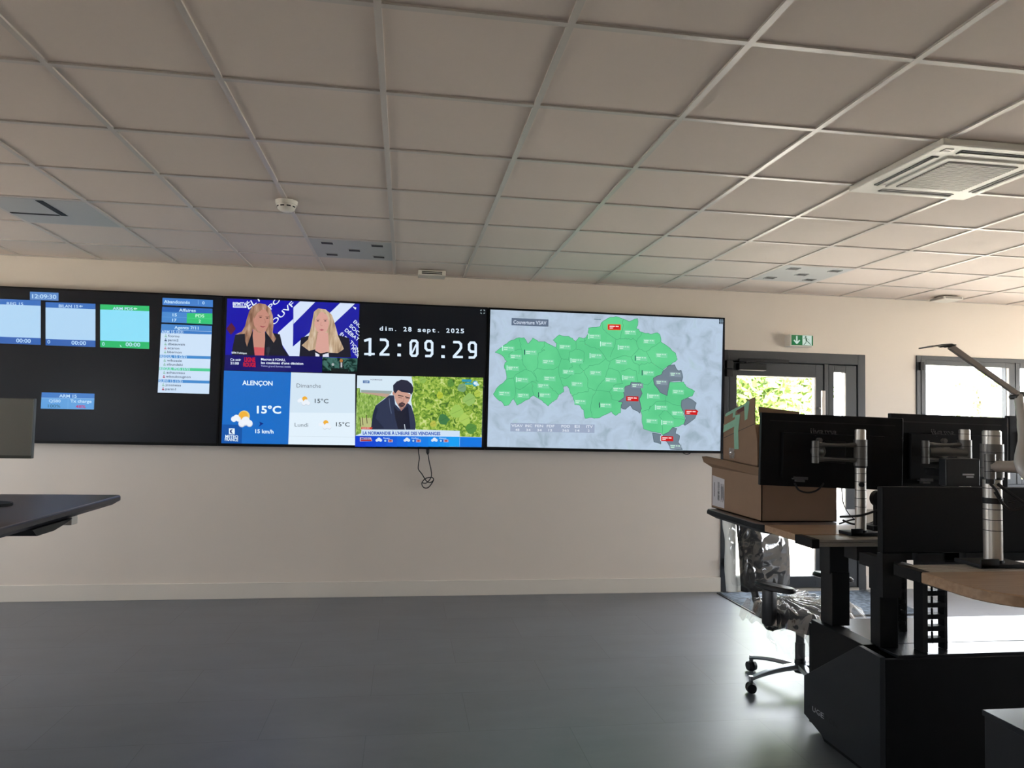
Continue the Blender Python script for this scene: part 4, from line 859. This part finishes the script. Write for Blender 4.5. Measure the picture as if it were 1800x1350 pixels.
# left monitor, its dark front towards us
t = thing('monitor', 'switched off monitor facing us at the left edge of the photo', 'monitor', (-1.955, 3.6, DZ)); t.rotation_euler = (0, 0, math.radians(3))
M['dg'] = mat('screen_reflection_grey', (.2, .215, .2), .3, spec=.9); M['dgf'] = mat('dark_grey_plastic', (.09, .10, .095), .4)  # screen grey has the hazy window reflection painted into its base colour
m = MB(); m.box((-.27, -.01, .203), (.27, .018, .478), bev=.003); m.build('housing', 'dgf', t)
m = MB(); m.box((-.268, -.0125, .217), (.268, -.0095, .475)); m.build('screen', 'dg', t)
m = MB(); m.box((-.03, .015, .0), (.03, .04, .35), bev=.004); m.build('stand_neck', 'monblack', t)
m = MB(); m.prism([(.18*math.cos(2*PI*k/24)+.06, .10*math.sin(2*PI*k/24)-.10) for k in range(24)], 'z', 0, .012); m.build('stand_base', 'monblack', t)

# monitor arm poles -----------------------------------------------------
def pole(name, label, x, y, r, ztop, clampz, base=True):
    t = thing(name, label, 'monitor stand', (x, y, DZ))
    m = MB(); m.cyl((0, 0, .01), (0, 0, ztop-DZ), r, n=32); m.cyl((0, 0, ztop-DZ), (0, 0, ztop-DZ+.003), r*.9, n=32); m.mi = 1
    zz = [.11+.033*i for i in range(int((ztop-DZ-.12)/.033)+1)]
    for z in zz: m.cyl((0, 0, z), (0, 0, z+.0022), r+.0004, n=32)
    m.build('pole', ['alu', 'black'], t, True)
    if base:
        m = MB(); m.box((-r*3.0, -r*1.6, 0), (r*3.4, r*2.6, .012), bev=.002); m.box((-r*3.0, -r*1.6, -.0), (-r*.6, -r*1.4, .028), bev=.001); m.cyl((0, 0, .01), (0, 0, .02), r*1.15, n=32); m.build('base_plate', 'blackmetal', t, True)
    m = MB(); cz = clampz-DZ; m.cyl((0, 0, cz-.052), (0, 0, cz+.052), r*1.22, n=32); m.build('clamp_collar', 'aludark', t, True)
    m = MB()
    for z in (cz-.025, cz+.025): m.cyl((0, 0, z), (0, 0, z+.002), r*1.235, n=32)
    m.cyl((0, 0, cz-.06), (0, 0, cz-.052), r*1.1, n=32); m.build('collar_seam', 'black', t, True)
    return t
def yoke(t, a, b, cz, hgap, ra, mname='aludark'):
    """two thin curved bars from pole point a to joint b, joined by a barrel at b (local coords xy)"""
    for s, nm in ((1, 'arm_bar'), (-1, 'arm_bar')):
        m = MB(); A = Vector((*a, cz+s*hgap)); B = Vector((*b, cz+s*hgap*.92)); mid = (A+B)/2+Vector((0, 0, -s*.006))
        d = (B-A).normalized(); w = d.cross(Vector((0, 0, 1)))
        rings = []
        for q in range(9):
            u = q/8; p = A*(1-u)**2+mid*2*u*(1-u)+B*u*u; hh = .007+.006*abs(2*u-1)**2; ww = ra*(.9-.25*u)
            rings.append([p+w*ww*math.cos(k*PI/4)+Vector((0, 0, hh*math.sin(k*PI/4))) for k in range(8)])
        m.loft(rings); m.build(nm, mname, t, True)
    m = MB(); m.cyl((b[0], b[1], cz-hgap-.012), (b[0], b[1], cz+hgap+.012), ra*1.05, n=24); bj = m.build('joint_barrel', mname, t, True)
    m = MB()
    for z in (cz-hgap*.62, cz+hgap*.55): m.cyl((b[0], b[1], z), (b[0], b[1], z+.002), ra*1.07, n=24)
    m.build('barrel_seam', 'black', bj, True)
def head(t, b, cz, tgt, mname='aludark'):
    m = MB(); B = Vector((b[0], b[1], cz)); Tt = Vector(tgt); m.tube([B, B+(Tt-B)*.4+Vector((0, 0, .004)), Tt], [.016, .013, .017], n=12); m.build('monitor_link', mname, t, True)
    m = MB(); m.cyl(Tt, Tt+Vector((0, .02, 0)), .028, n=20); m.cyl(Tt+Vector((0, -.006, .045)), Tt+Vector((0, .012, .045)), .010, n=14); m.build('tilt_head', mname, t, True)
p1 = pole('monitor_stand', 'silver pole with folding arm behind the monitor nearest the cardboard box', 1.806, 2.657, .0205, 1.515, 1.425)
yoke(p1, (0, 0), (-.188, .012), .325, .032, .013); head(p1, (-.188, .012), .325, (-.13, .075, .325))
m = MB(); m.cyl((-.012, -.03, .20), (-.012, -.018, .20), .009); m.build('cable_knob', 'black', p1, True)
p2 = pole('monitor_stand', 'silver pole with folding arm partly hidden behind the black panel', 2.27, 2.657, .0215, 1.524, 1.432)
yoke(p2, (0, 0), (-.185, -.01), .332, .034, .014); m = MB(); m.tube([(-.165, -.005, .332), (-.1, -.02, .334), (-.02, -.03, .332)], [.02, .018, .016], n=12); m.build('lower_arm', 'aludark', p2, True); head(p2, (-.02, .0), .332, (.0, .11, .332))
p3 = pole('monitor_stand', 'thick silver pole on the nearest desk with long arm reaching right', 1.848, 2.05, .0265, 1.522, 1.43)
yoke(p3, (0, 0), (-.070, -.07), .315, .026, .0145)
m = MB(); m.tube([(-.07, -.07, .315), (.0, -.12, .318), (.10, -.17, .316), (.22, -.22, .318), (.36, -.26, .32)], [.017, .020, .021, .022, .022], n=14); m.build('long_arm', 'silver', p3, True)
m = MB(); m.cyl((-.07, -.07, .262), (-.07, -.07, .29), .012); m.tube([(-.07, -.07, .262), (-.06, -.08, .245), (-.045, -.08, .22)], .004); m.build('cable_clip', 'black', p3, True)
m = MB(); m.cyl((.36, -.26, .25), (.36, -.26, .38), .024); m.box((.33, -.30, .26), (.46, -.285, .37), bev=.004); m.cyl((.36, -.26, .32), (.39, -.29, .32), .015); m.build('end_joint', 'silver', p3, True)
m = MB(); m.cyl((0, 0, .195), (0, 0, .213), .0285, n=24); m.build('cable_strap', 'black', p3, True)
# loose cables at the near pole
t = MB(); t.tube([(1.83, 2.01, 1.36), (1.86, 1.99, 1.33), (1.93, 1.95, 1.27), (2.02, 1.92, 1.22), (2.12, 1.9, 1.19)], .0055); t.tube([(1.82, 2.01, 1.335), (1.85, 1.99, 1.285), (1.90, 1.97, 1.295), (2.0, 1.94, 1.31), (2.12, 1.9, 1.29)], .0045)
t.tube([(1.875, 2.02, 1.30), (1.95, 1.97, 1.325), (2.10, 1.92, 1.335)], .003)
t_ = tag(t.build('cable_bundle', 'cable', None, True), 'black cables running right from the thick near pole', 'cable')
t = MB(); t.tube([(1.745, 2.70, 1.165), (1.79, 2.63, 1.18), (1.86, 2.62, 1.205), (1.93, 2.66, 1.215), (2.02, 2.75, 1.21)], .0045); t.tube([(1.86, 2.86, 1.13), (1.90, 2.84, 1.115), (1.97, 2.8, 1.12), (2.04, 2.8, 1.135)], .004)
t.tube([(1.835, 2.83, 1.28), (1.84, 2.82, 1.20), (1.87, 2.8, 1.145), (1.94, 2.78, 1.11)], .002); t.tube([(1.87, 2.9, 1.108), (1.93, 2.88, 1.13), (1.99, 2.9, 1.105), (2.06, 2.92, 1.12)], .0035)
tag(t.build('cable_bundle', 'cable', None, True), 'tangle of black cables on the desk behind the first silver pole', 'cable')
t = MB(); t.tube([(1.60, 2.79, 1.29), (1.62, 2.79, 1.262), (1.66, 2.79, 1.252), (1.70, 2.79, 1.262), (1.73, 2.79, 1.29)], .004); tag(t.build('monitor_cable', 'cable', None, True), 'black cable looping below the monitor in front of the cardboard box', 'cable')
# headset stand behind the first pole
t = thing('headset_stand', 'black rounded headset stand on the desk beside the black panel', 'stand', (1.975, 2.785, DZ))
m = MB(); m.box((-.05, -.04, 0), (.14, .06, .02), bev=.006); m.build('base', 'monblack', t)
m = MB(); m.box((-.02, -.01, .015), (.005, .01, .13), bev=.004); m.build('post', 'monblack', t)
m = MB(); m.cyl((.0, -.012, .13), (.0, .012, .13), .034, n=24); m.build('head', 'monblack', t, True)
# desk item on right: black phone dock below monitor 2
t = thing('docking_box', 'small dark grey box hanging below the second monitor', 'box', (2.11, 2.5, 1.31))
m = MB(); m.box((-.07, -.02, 0), (.075, .02, .105), bev=.004); m.build('casing', mat('dark_box', (.009, .011, .014), .45), t)
m = MB(); m.box((-.001, -.0215, .042), (.048, -.0195, .048)); m.box((.015, -.0215, .033), (.045, -.0195, .039)); m.build('sticker', 'logow', t)
m = MB(); m.box((-.02, .015, .03), (.02, .16, .06)); m.build('bracket', 'blackmetal', t)

# desk lamp ---------------------------------------------------------------
t = thing('desk_lamp', 'slim grey articulated desk lamp rising above the monitors at the right', 'lamp', (2.10, 1.78, DZ)); o = t.location
J1 = on_y(1790, 694, 1.97); J2 = on_y(1670, 609, 1.97); H1 = on_y(1627, 610, 1.97); H2 = on_y(1660, 605.5, 1.97); J0 = on_y(1810, 840, 1.80)
m = MB(o); m.cyl((2.10, 1.78, DZ), (2.10, 1.78, DZ+.02), .06); m.cyl((2.10, 1.78, DZ+.01), (2.10, 1.78, DZ+.06), .018); m.build('base', 'whitemetal', t, True)
m = MB(o); m.tube([(2.10, 1.78, DZ+.05), (2.06, 1.785, DZ+.14), J0, J0+(J1-J0)*.5, J1], [.017, .0165, .016, .0145, .012], n=14); m.build('lower_arm', 'whitemetal', t, True)
def flat_bar(A, B, w0, w1, th, nm, mt, par):
    d = (B-A).normalized(); n = Vector((0, 1, 0)); s_ = d.cross(n).normalized(); m = MB(o)
    m.loft([[A+s_*w0+n*th, A+s_*w0-n*th, A-s_*w0-n*th, A-s_*w0+n*th], [A+(B-A)*.45+s_*w1*1.15+n*th, A+(B-A)*.45+s_*w1*1.15-n*th, A+(B-A)*.45-s_*w1*1.15-n*th, A+(B-A)*.45-s_*w1*1.15+n*th], [B+s_*w1+n*th, B+s_*w1-n*th, B-s_*w1-n*th, B-s_*w1+n*th]]); return m.build(nm, mt, par)
flat_bar(J2, J1, .0082, .0065, .006, 'upper_arm', 'silver', t)
m = MB(o); m.cyl(J1+Vector((-.013, -.014, -.007)), J1+Vector((-.013, .014, -.007)), .0075); m.cyl(J1+Vector((.004, -.012, .001)), J1+Vector((.004, .012, .001)), .009); m.build('elbow_joint', 'aludark', t, True)
m = MB(o); m.cyl(J2+Vector((-.008, -.012, .002)), J2+Vector((-.008, .012, .002)), .0055); m.box(J2+Vector((-.02, -.012, .002)), J2+Vector((.012, .012, .006)), bev=.001); m.build('head_joint', 'aludark', t, True)
m = MB(o); m.loft([[p+Vector((0, -.03, z)) , p+Vector((0, .03, z)), p+Vector((0, .03, z-.0035)), p+Vector((0, -.03, z-.0035))] for p, z in ((H1, .0), (H1+(H2-H1)*.5+Vector((0, 0, .001)), .001), (H2, 0), (J2+Vector((-.008, 0, 0)), .002))]); m.build('lamp_head', 'aludark', t)

# cardboard box -------------------------------------------------------------
t = thing('cardboard_box', 'open brown cardboard box with shipping label standing on the raised desk', 'box', (1.75, 3.28, DZ)); o = t.location
bx0, bx1, by0, by1, bz, th = 1.575, 1.935, 3.02, 3.545, 1.335, .004
m = MB(o); m.box((bx0, by0, DZ), (bx1, by1, DZ+.004)); m.box((bx0, by0, DZ), (bx0+th, by1, bz)); m.box((bx1-th, by0, DZ), (bx1, by1, bz)); m.box((bx0, by0, DZ), (bx1, by0+th, bz)); m.box((bx0, by1-th, DZ), (bx1, by1, bz)); bd = m.build('body', 'card', t)
def slab(mm, pts, th_): # thin board from a quad list of 3-D points
    v = [Vector(p) for p in pts]; n = (v[1]-v[0]).cross(v[2]-v[0]).normalized()*th_; k = len(v)
    mm.add(v+[p+n for p in v], [tuple(range(k)), tuple(range(2*k-1, k-1, -1))]+[(i, i+k, (i+1) % k+k, (i+1) % k) for i in range(k)])
def slabx(mm, pts, dx):
    v = [Vector(p) for p in pts]; k = len(v); n = Vector((dx, 0, 0)); fs = tessellate_polygon([[Vector((p.y, p.z, 0)) for p in v]])
    mm.add(v+[p+n for p in v], [tuple(f) for f in fs]+[tuple(i+k for i in f[::-1]) for f in fs]+[(i, i+k, (i+1) % k+k, (i+1) % k) for i in range(k)])
m = MB(o); slab(m, [(bx0, by1, bz-.03), (bx0-.028, by1+.04, bz-.006), (bx0-.034, by1+.05, bz+.022), (bx0-.022, by1+.02, bz+.026), (bx0-.018, by0+.1, bz+.008), (bx0-.012, by0, bz+.004), (bx0, by0, bz-.035)], .003); m.build('flap', 'cardin', t)
m = MB(o); slab(m, [(bx1, by1, bz), (bx1, by0, bz), (bx1+.12, by0+.02, bz-.08), (bx1+.12, by1-.02, bz-.08)], .003); m.build('flap', 'cardin', t)
m = MB(o); slabx(m, [(bx0-.0003, by1-.01, DZ+.012), (bx0-.0003, by1-.15, DZ+.012), (bx0-.0003, by1-.15, DZ+.155), (bx0-.0003, by1-.01, DZ+.165)], -.0006); lb = m.build('label', 'label', t)
m = MB(o)
r_ = random.Random(5); z = DZ+.045
while z < DZ+.135:
    hh = r_.choice((.0012, .002, .0035)); m.box((bx0-.0016, by1-.095, z), (bx0-.001, by1-.075, z+hh)); z += hh+r_.choice((.0012, .002))
z = DZ+.06
while z < DZ+.13: m.box((bx0-.0016, by1-.042, z), (bx0-.001, by1-.032, z+.0022)); z += .004
for k in range(5): m.box((bx0-.0016, by1-.115-.007*k, DZ+.04+.01*(k % 3)), (bx0-.001, by1-.1125-.007*k, DZ+.13-.012*(k % 2)))
m.build('barcode', 'ink', lb)
# second carton: tall upright flap piece with green tape inside the box
t = thing('cardboard_carton', 'torn upright carton patched with green tape, sticking out of the open box', 'box', (1.76, 3.25, DZ+.005)); o = t.location
cx = 1.592
P = lambda px, py: on_y(px, py, 1).copy()
def on_x(px, py, x):
    d = fwd + R2*((px-900)/F_PX) - U2*((py-675)/F_PX); return Vector((0, 0, EYE)) + d*(x/d.x)
def face_x(pts, x, ox=1230, oy=690, s=5.623): return [on_x(ox+u/s, oy+v/s, x) for u, v in pts]
m = MB(o)
top = face_x([(232, 455), (245, 240), (250, 215), (330, 165), (440, 115), (480, 70), (535, 48), (545, 60), (540, 200), (545, 310), (568, 480), (570, 690)], cx)
slabx(m, [Vector((cx, top[0].y, DZ+.008))]+top+[Vector((cx, top[-1].y, DZ+.008))], .004)
m.build('side_flap', 'card', t)
yb, yf = top[0].y, top[-1].y
m = MB(o); m.box((cx, yb-.006, DZ+.008), (1.90, yb-.002, 1.53)); m.box((1.896, yf, DZ+.008), (1.90, yb-.006, 1.40)); m.build('body', 'card', t)
m = MB(o); slab(m, [(cx+.01, yf+.02, DZ+.01), (1.9, yf+.02, DZ+.01), (1.9, yf+.02, 1.50), (1.815, yf+.02, 1.56), (1.805, yf+.02, 1.592), (1.70, yf+.02, 1.602), (cx+.014, yf+.02, 1.612), (cx+.016, yf+.02, 1.575), (cx+.028, yf+.02, 1.545), (cx+.012, yf+.02, 1.52)], .004); m.build('front_flap', 'cardin', t)
m = MB(o)
for q in (face_x([(232, 395), (240, 325), (355, 260), (350, 330)], cx-.0012), face_x([(350, 225), (400, 215), (380, 380), (385, 560), (342, 560), (338, 380)], cx-.0016), face_x([(440, 115), (478, 80), (492, 90), (470, 262), (445, 275)], cx-.0012), face_x([(330, 170), (360, 150), (350, 240), (326, 250)], cx-.0012), face_x([(250, 232), (262, 205), (335, 165), (440, 118), (440, 132), (340, 192), (262, 236)], cx-.0010)):
    slabx(m, q, -.0006)
m.build('green_tape', 'tape', t)
m = MB(o); rr = random.Random(9)
cen = face_x([(320, 600)], cx-.004)[0]
m.grid(lambda u, v: Vector((cx-.004-.012*math.sin(u*PI)*math.sin(v*PI)-.004*rr.random(), cen.y+.055*(.5-u), cen.z+.05*(v-.5))), 9, 9); m.build('clear_tape', 'cleartape', t, False, False)
m = MB(o); slabx(m, face_x([(365, 150), (440, 118), (440, 175), (375, 210)], cx-.0008), -.0003); m.build('torn_print', mat('red_brown_print', (.16, .04, .035), .6), t)
m = MB(o); slabx(m, face_x([(235, 447), (545, 305), (545, 310), (235, 452)], cx-.0004), -.0002); m.build('crease', 'ink', t)

# pedestal bottom right
t = thing('pedestal', 'black cabinet with shiny top in the bottom right corner', 'cabinet', (2.25, 1.7, 0)); o = t.location
m = MB(o); m.box((1.885, 1.15, .03), (2.70, 2.134, .60), bev=.002); m.build('body', 'cabinet', t)
m = MB(o); m.box((1.88, 1.145, .601), (2.705, 2.139, .62), bev=.002); m.build('top', 'gloss', t)
m = MB(o); m.box((1.92, 1.2, 0), (2.66, 2.09, .03)); m.build('plinth', 'monblack', t)

# left desk -------------------------------------------------------------------
t = thing('standing_desk', 'dark raised desk pointing in from the left edge of the photo', 'desk', (-2.6, 3.2, 0)); o = t.location
def outl(g):
    g = abs(g); r = .025; p = [(-3.9, 2.25+g), (-1.425-g, 2.25+g), (-1.425-g, 3.965)]
    p += [(-1.425-g-r+r*math.cos(a), 3.965+r*math.sin(a)-g*math.sin(a)) for a in [PI/2*k/5 for k in range(1, 6)]]
    return p+[(-3.9, 3.99-g)]
m = MB(o); m.loft([[Vector((x, y, z)) for x, y in outl(g)] for g, z in ((.003, DZ-.0035), (.005, DZ))]); m.build('work_surface', 'darktop', t, True, angle=25)
M['edge'] = mat('dark_edge_band', (.022, .022, .032), .4)
m = MB(o); m.loft([[Vector((x, y, z)) for x, y in outl(-g)] for g, z in ((.035, DZ-.048), (0, DZ-.026), (0, DZ-.008), (.003, DZ-.0035))]); m.build('edge_band', 'edge', t, True, angle=25)
m = MB(o); m.box((-3.7, 2.9, DZ-.09), (-2.3, 3.0, DZ-.049)); m.box((-3.7, 3.35, DZ-.09), (-2.3, 3.45, DZ-.049)); m.build('under_frame', 'blackmetal', t)
for x in (-2.45, -3.6):
    m = MB(o); m.box((x-.05, 3.12, .44), (x+.05, 3.22, DZ-.05), bev=.003); m.build('leg', 'blackmetal', t)
    m = MB(o); m.box((x-.04, 2.4, 0), (x+.04, 3.2, .025), bev=.004); m.build('foot', 'blackmetal', t)
m = MB(o); m.prism([(2.3, .06), (2.3, .54), (2.9, .545), (3.45, .26), (3.45, .07), (3.27, .02)], 'x', -3.9, -1.98, bev=.002); cb = m.build('cable_housing', 'cabinet', t)
m = MB(o); m.box((-1.62, 3.5, DZ-.085), (-1.455, 3.56, DZ-.048), bev=.003); m.build('hand_switch', 'whitemetal', t)
m = MB(o); m.prism([(3.12, DZ-.048), (3.16, DZ-.078), (3.30, DZ-.078), (3.36, DZ-.07), (3.42, DZ-.06), (3.47, DZ-.049)], 'x', -1.60, -1.44); m.build('switch_bracket', 'blackmetal', t)

# office chair in plastic wrap ---------------------------------------------------
t = thing('office_chair', 'black swivel chair still wrapped in clear plastic, behind the raised desk', 'chair', (2.33, 4.0, 0), math.radians(26))
# local: chair faces -Y
for k, a in enumerate([math.radians(195-26-6+72*i) for i in range(5)]):
    m = MB(); d = Vector((math.cos(a), math.sin(a), 0)); w = Vector((-d.y, d.x, 0)); rings = []
    for u in range(8):
        q = u/7; p = d*(.03+.31*q)+Vector((0, 0, .125-.045*q*q)); ww = .034-.016*q; hh = .02-.009*q
        rings.append([p+w*ww*math.cos(j*PI/4)+Vector((0, 0, hh*math.sin(j*PI/4))) for j in range(8)])
    m.loft(rings); m.cyl(d*.335+Vector((0, 0, .055)), d*.335+Vector((0, 0, .095)), .012); lg = m.build('base_spoke', 'chrome', t, True)
    m = MB(); c0 = d*.335+Vector((0, 0, .031)); r_ = Vector((math.cos(a+1.2), math.sin(a+1.2), 0))
    for s in (-1, 1): m.cyl(c0+r_*.006*s, c0+r_*.026*s, .031, .026, 24)
    m.cyl(c0+Vector((0, 0, .01)), c0+Vector((0, 0, .04)), .012); m.build('caster', 'chairplastic', lg, True)
m = MB(); m.cyl((0, 0, .09), (0, 0, .16), .032); m.cyl((0, 0, .16), (0, 0, .36), .024); m.cyl((0, 0, .16), (0, 0, .26), .028); m.build('gas_lift', 'chairplastic', t, True)
m = MB(); m.box((-.11, -.13, .345), (.11, .15, .395), bev=.012); m.tube([(-.1, .0, .37), (-.25, .0, .375), (-.27, 0, .37)], [.007, .007, .012]); m.build('mechanism', 'chairplastic', t, True)
def superell(cx, cy, rx, ry, z, n=36, p=3.2):
    return [Vector((cx+rx*math.copysign(abs(math.cos(a))**(2/p), math.cos(a)), cy+ry*math.copysign(abs(math.sin(a))**(2/p), math.sin(a)), z)) for a in [2*PI*k/n for k in range(n)]]
m = MB(); rg = []
for g, z in ((.05, .395), (.015, .405), (0, .43), (.004, .46), (.03, .478), (.1, .484)): rg.append(superell(0, -.02, .25-g, .245-g, z))
for r in rg:
    for v in r: v.z -= .03*max(0, (-v.y-.12)/.14)**2
m.loft(rg); m.build('seat', 'fabric', t, True, angle=50)
def backf(u, v, off=0, sx=1.0):
    x = (u-.5)*.45*sx*(1-.12*(v-.4)**2*2); z = .53+.58*v; y = .235+.07*v**2-.10*(1-(2*(u-.5))**2)*.35+off+.03*(1-v)*0
    return Vector((x, y, z))
m = MB(); nu, nv = 12, 14
fr = [[backf(i/nu, j/nv, -.018) for i in range(nu+1)]+[backf(i/nu, j/nv, .018) for i in range(nu, -1, -1)] for j in range(nv+1)]
m.loft(fr); m.build('backrest', 'fabric', t, True, angle=50)
m = MB(); m.tube([(0, .14, .37), (0, .27, .40), (0, .32, .52), (0, .29, .75)], [.026, .026, .022, .018]); m.build('back_support', 'chairplastic', t, True)
for s in (-1, 1):
    m = MB(); m.tube([(s*.12, .02, .38), (s*.25, .02, .385), (s*.288, .01, .43), (s*.29, 0, .60)], [.024, .026, .026, .022], n=12); m.box((s*.29-.028, -.035, .40), (s*.29+.028, .035, .60), bev=.012); ar = m.build('armrest', 'chairplastic', t, True)
    m = MB(); m.loft([superell(s*.285, -.03, rx, ry, z, 24, 2.6) for rx, ry, z in ((.035, .11, .600), (.046, .128, .608), (.046, .128, .622), (.036, .118, .632))]); m.build('arm_pad', 'chairplastic', ar, True)
# plastic film
film = clear_mat('plastic_film', .17, .06, .012)
filmw = clear_mat('plastic_film_milky', .14, .14, .62)
from mathutils import noise as mn
def crumple(p, amp, f=14): return Vector(tuple(mn.noise(p*f+Vector((k*7.1, k*3.3, k))) for k in range(3)))*amp
m = MB()
def bag(q, v):
    a = 2*PI*q; sx = 1.28; x = .5+.5*math.copysign(abs(math.cos(a))**.6, math.cos(a)); yo = .055*math.copysign(abs(math.sin(a))**.8, math.sin(a))
    p = backf(x, v*1.02-.03, yo, 1.12+.10*(1-v)); p.x -= .045*(1-v*.2); wr = 1.0 if v > .15 else .55+3*v
    p.x *= wr if v < .15 else 1
    return p + crumple(Vector((p.x*2.4, p.y*3, p.z*.8)), .016, 8) + crumple(p, .006, 26)
m.grid(lambda u, v: bag(u, v), 96, 60); m.build('plastic_cover', film, t, True, False, angle=180)
m = MB()
def bag2(u, v):
    p = backf(-.09+.16*u if False else -.12+.2*u, v, .03+.01*math.sin(u*9), 1.12); p.x -= .05*(1-v)*.2
    return p+crumple(p, .01, 10)
m.grid(bag2, 14, 40); m.build('plastic_cover', filmw, t, True, False, angle=180)
m = MB()
def sfilm(u, v):
    x = (u-.5)*.62; y = -.30+.50*v; e = max(abs(x)/.27, 0); drop = max(0, abs(x)-.235)*1.3+max(0, -y-.235)*1.3
    r = math.atan2(y-.15, x); fold = .010*math.sin(r*26+2*mn.noise(Vector((x*6, y*6, 0))))
    return Vector((x, y, .497-drop+fold*(.3+v*0+min(1, (x*x+(y-.15)**2)*9))))+crumple(Vector((x, y, 0)), .010, 18)
m.grid(sfilm, 90, 70); m.build('plastic_cover', clear_mat('plastic_film_seat', .30, .09, .08), t, True, False, angle=180)
m = MB()
def skirt(u, v):
    a = PI*(.75+1.1*u)+0; r = .24-.10*v+.02*math.sin(u*30); z = .40-.20*v+.01*math.sin(u*22)
    p = Vector((r*math.cos(a), -.02+r*math.sin(a), z)); return p+crumple(p, .022, 12)
m.grid(skirt, 80, 26); m.build('plastic_cover', film, t, True, False, angle=180)

# ------------------------------------------------------------------ outside greenery
def tree(name, label, x, y, w, d, z0, z1, n, size, mt, seed, cat='tree'):
    t = thing(name, label, cat, (x, y, -.14), 0, 'greenery outside the glazing'); rnd = random.Random(seed); o = t.location
    vs, fs = [], []; cl = [(x+rnd.uniform(-w, w)*.8, y+rnd.uniform(-d, d)*.7, rnd.uniform(z0, z1), rnd.uniform(.25, .6)) for _ in range(34)]
    for i in range(n):
        cx, cy, cz, r = rnd.choice(cl); a, b, q = rnd.uniform(0, 2*PI), math.acos(rnd.uniform(-1, 1)), r*rnd.random()**.4
        p = Vector((cx+q*math.sin(b)*math.cos(a), cy+q*math.sin(b)*math.sin(a), cz+q*math.cos(b)))-o
        u = Vector((rnd.gauss(0, 1), rnd.gauss(0, 1), rnd.gauss(0, 1))).normalized(); v = u.orthogonal().normalized(); s = size*rnd.uniform(.6, 1.3); k = len(vs)
        vs += [p-u*s, p-u*s*.2+v*s*.55, p+u*s*.5+v*s*.35, p+u*s*1.1, p+u*s*.5-v*s*.35, p-u*s*.2-v*s*.55]; fs.append((k, k+1, k+2, k+3, k+4, k+5))
    me = bpy.data.meshes.new('foliage'); me.from_pydata(vs, [], fs); me.materials.append(M[mt]); f = bpy.data.objects.new('foliage', me); COL.objects.link(f); f.parent = t
    m = MB(o); m.tube([(x, y, -.14), (x+.05, y, z0*.6), (x-.05, y+.05, (z0+z1)/2), (x, y, z1-.2)], [.09, .08, .06, .03])
    for k in range(7):
        c_ = cl[k]; m.tube([(x, y, max(.2, c_[2]-.7)), (x+(c_[0]-x)*.5, y+(c_[1]-y)*.5, c_[2]-.3), c_[:3]], [.03, .02, .01], n=6)
    m.build('trunk', 'bark', t, True)
tree('leafy_tree', 'bright green leafy tree seen through the glazed door, left part', 4.95, 9.9, .85, .6, 1.2, 2.35, 3600, .07, 'leaf', 1)
tree('leafy_tree', 'bright green leafy tree seen through the glazed door, right part', 6.55, 12.2, .85, .6, 1.2, 2.6, 4200, .07, 'leaf', 2)
tree('leafy_shrub', 'pale sunlit shrub seen low in the right window', 10.0, 11.2, 1.0, .6, .3, 2.2, 2600, .07, 'leaf2', 3, 'shrub')
tree('leafy_shrub', 'tall yellow-green shrub past the window mullion', 12.4, 11.6, 1.0, .6, .3, 2.7, 3200, .08, 'leaf2', 4, 'shrub')
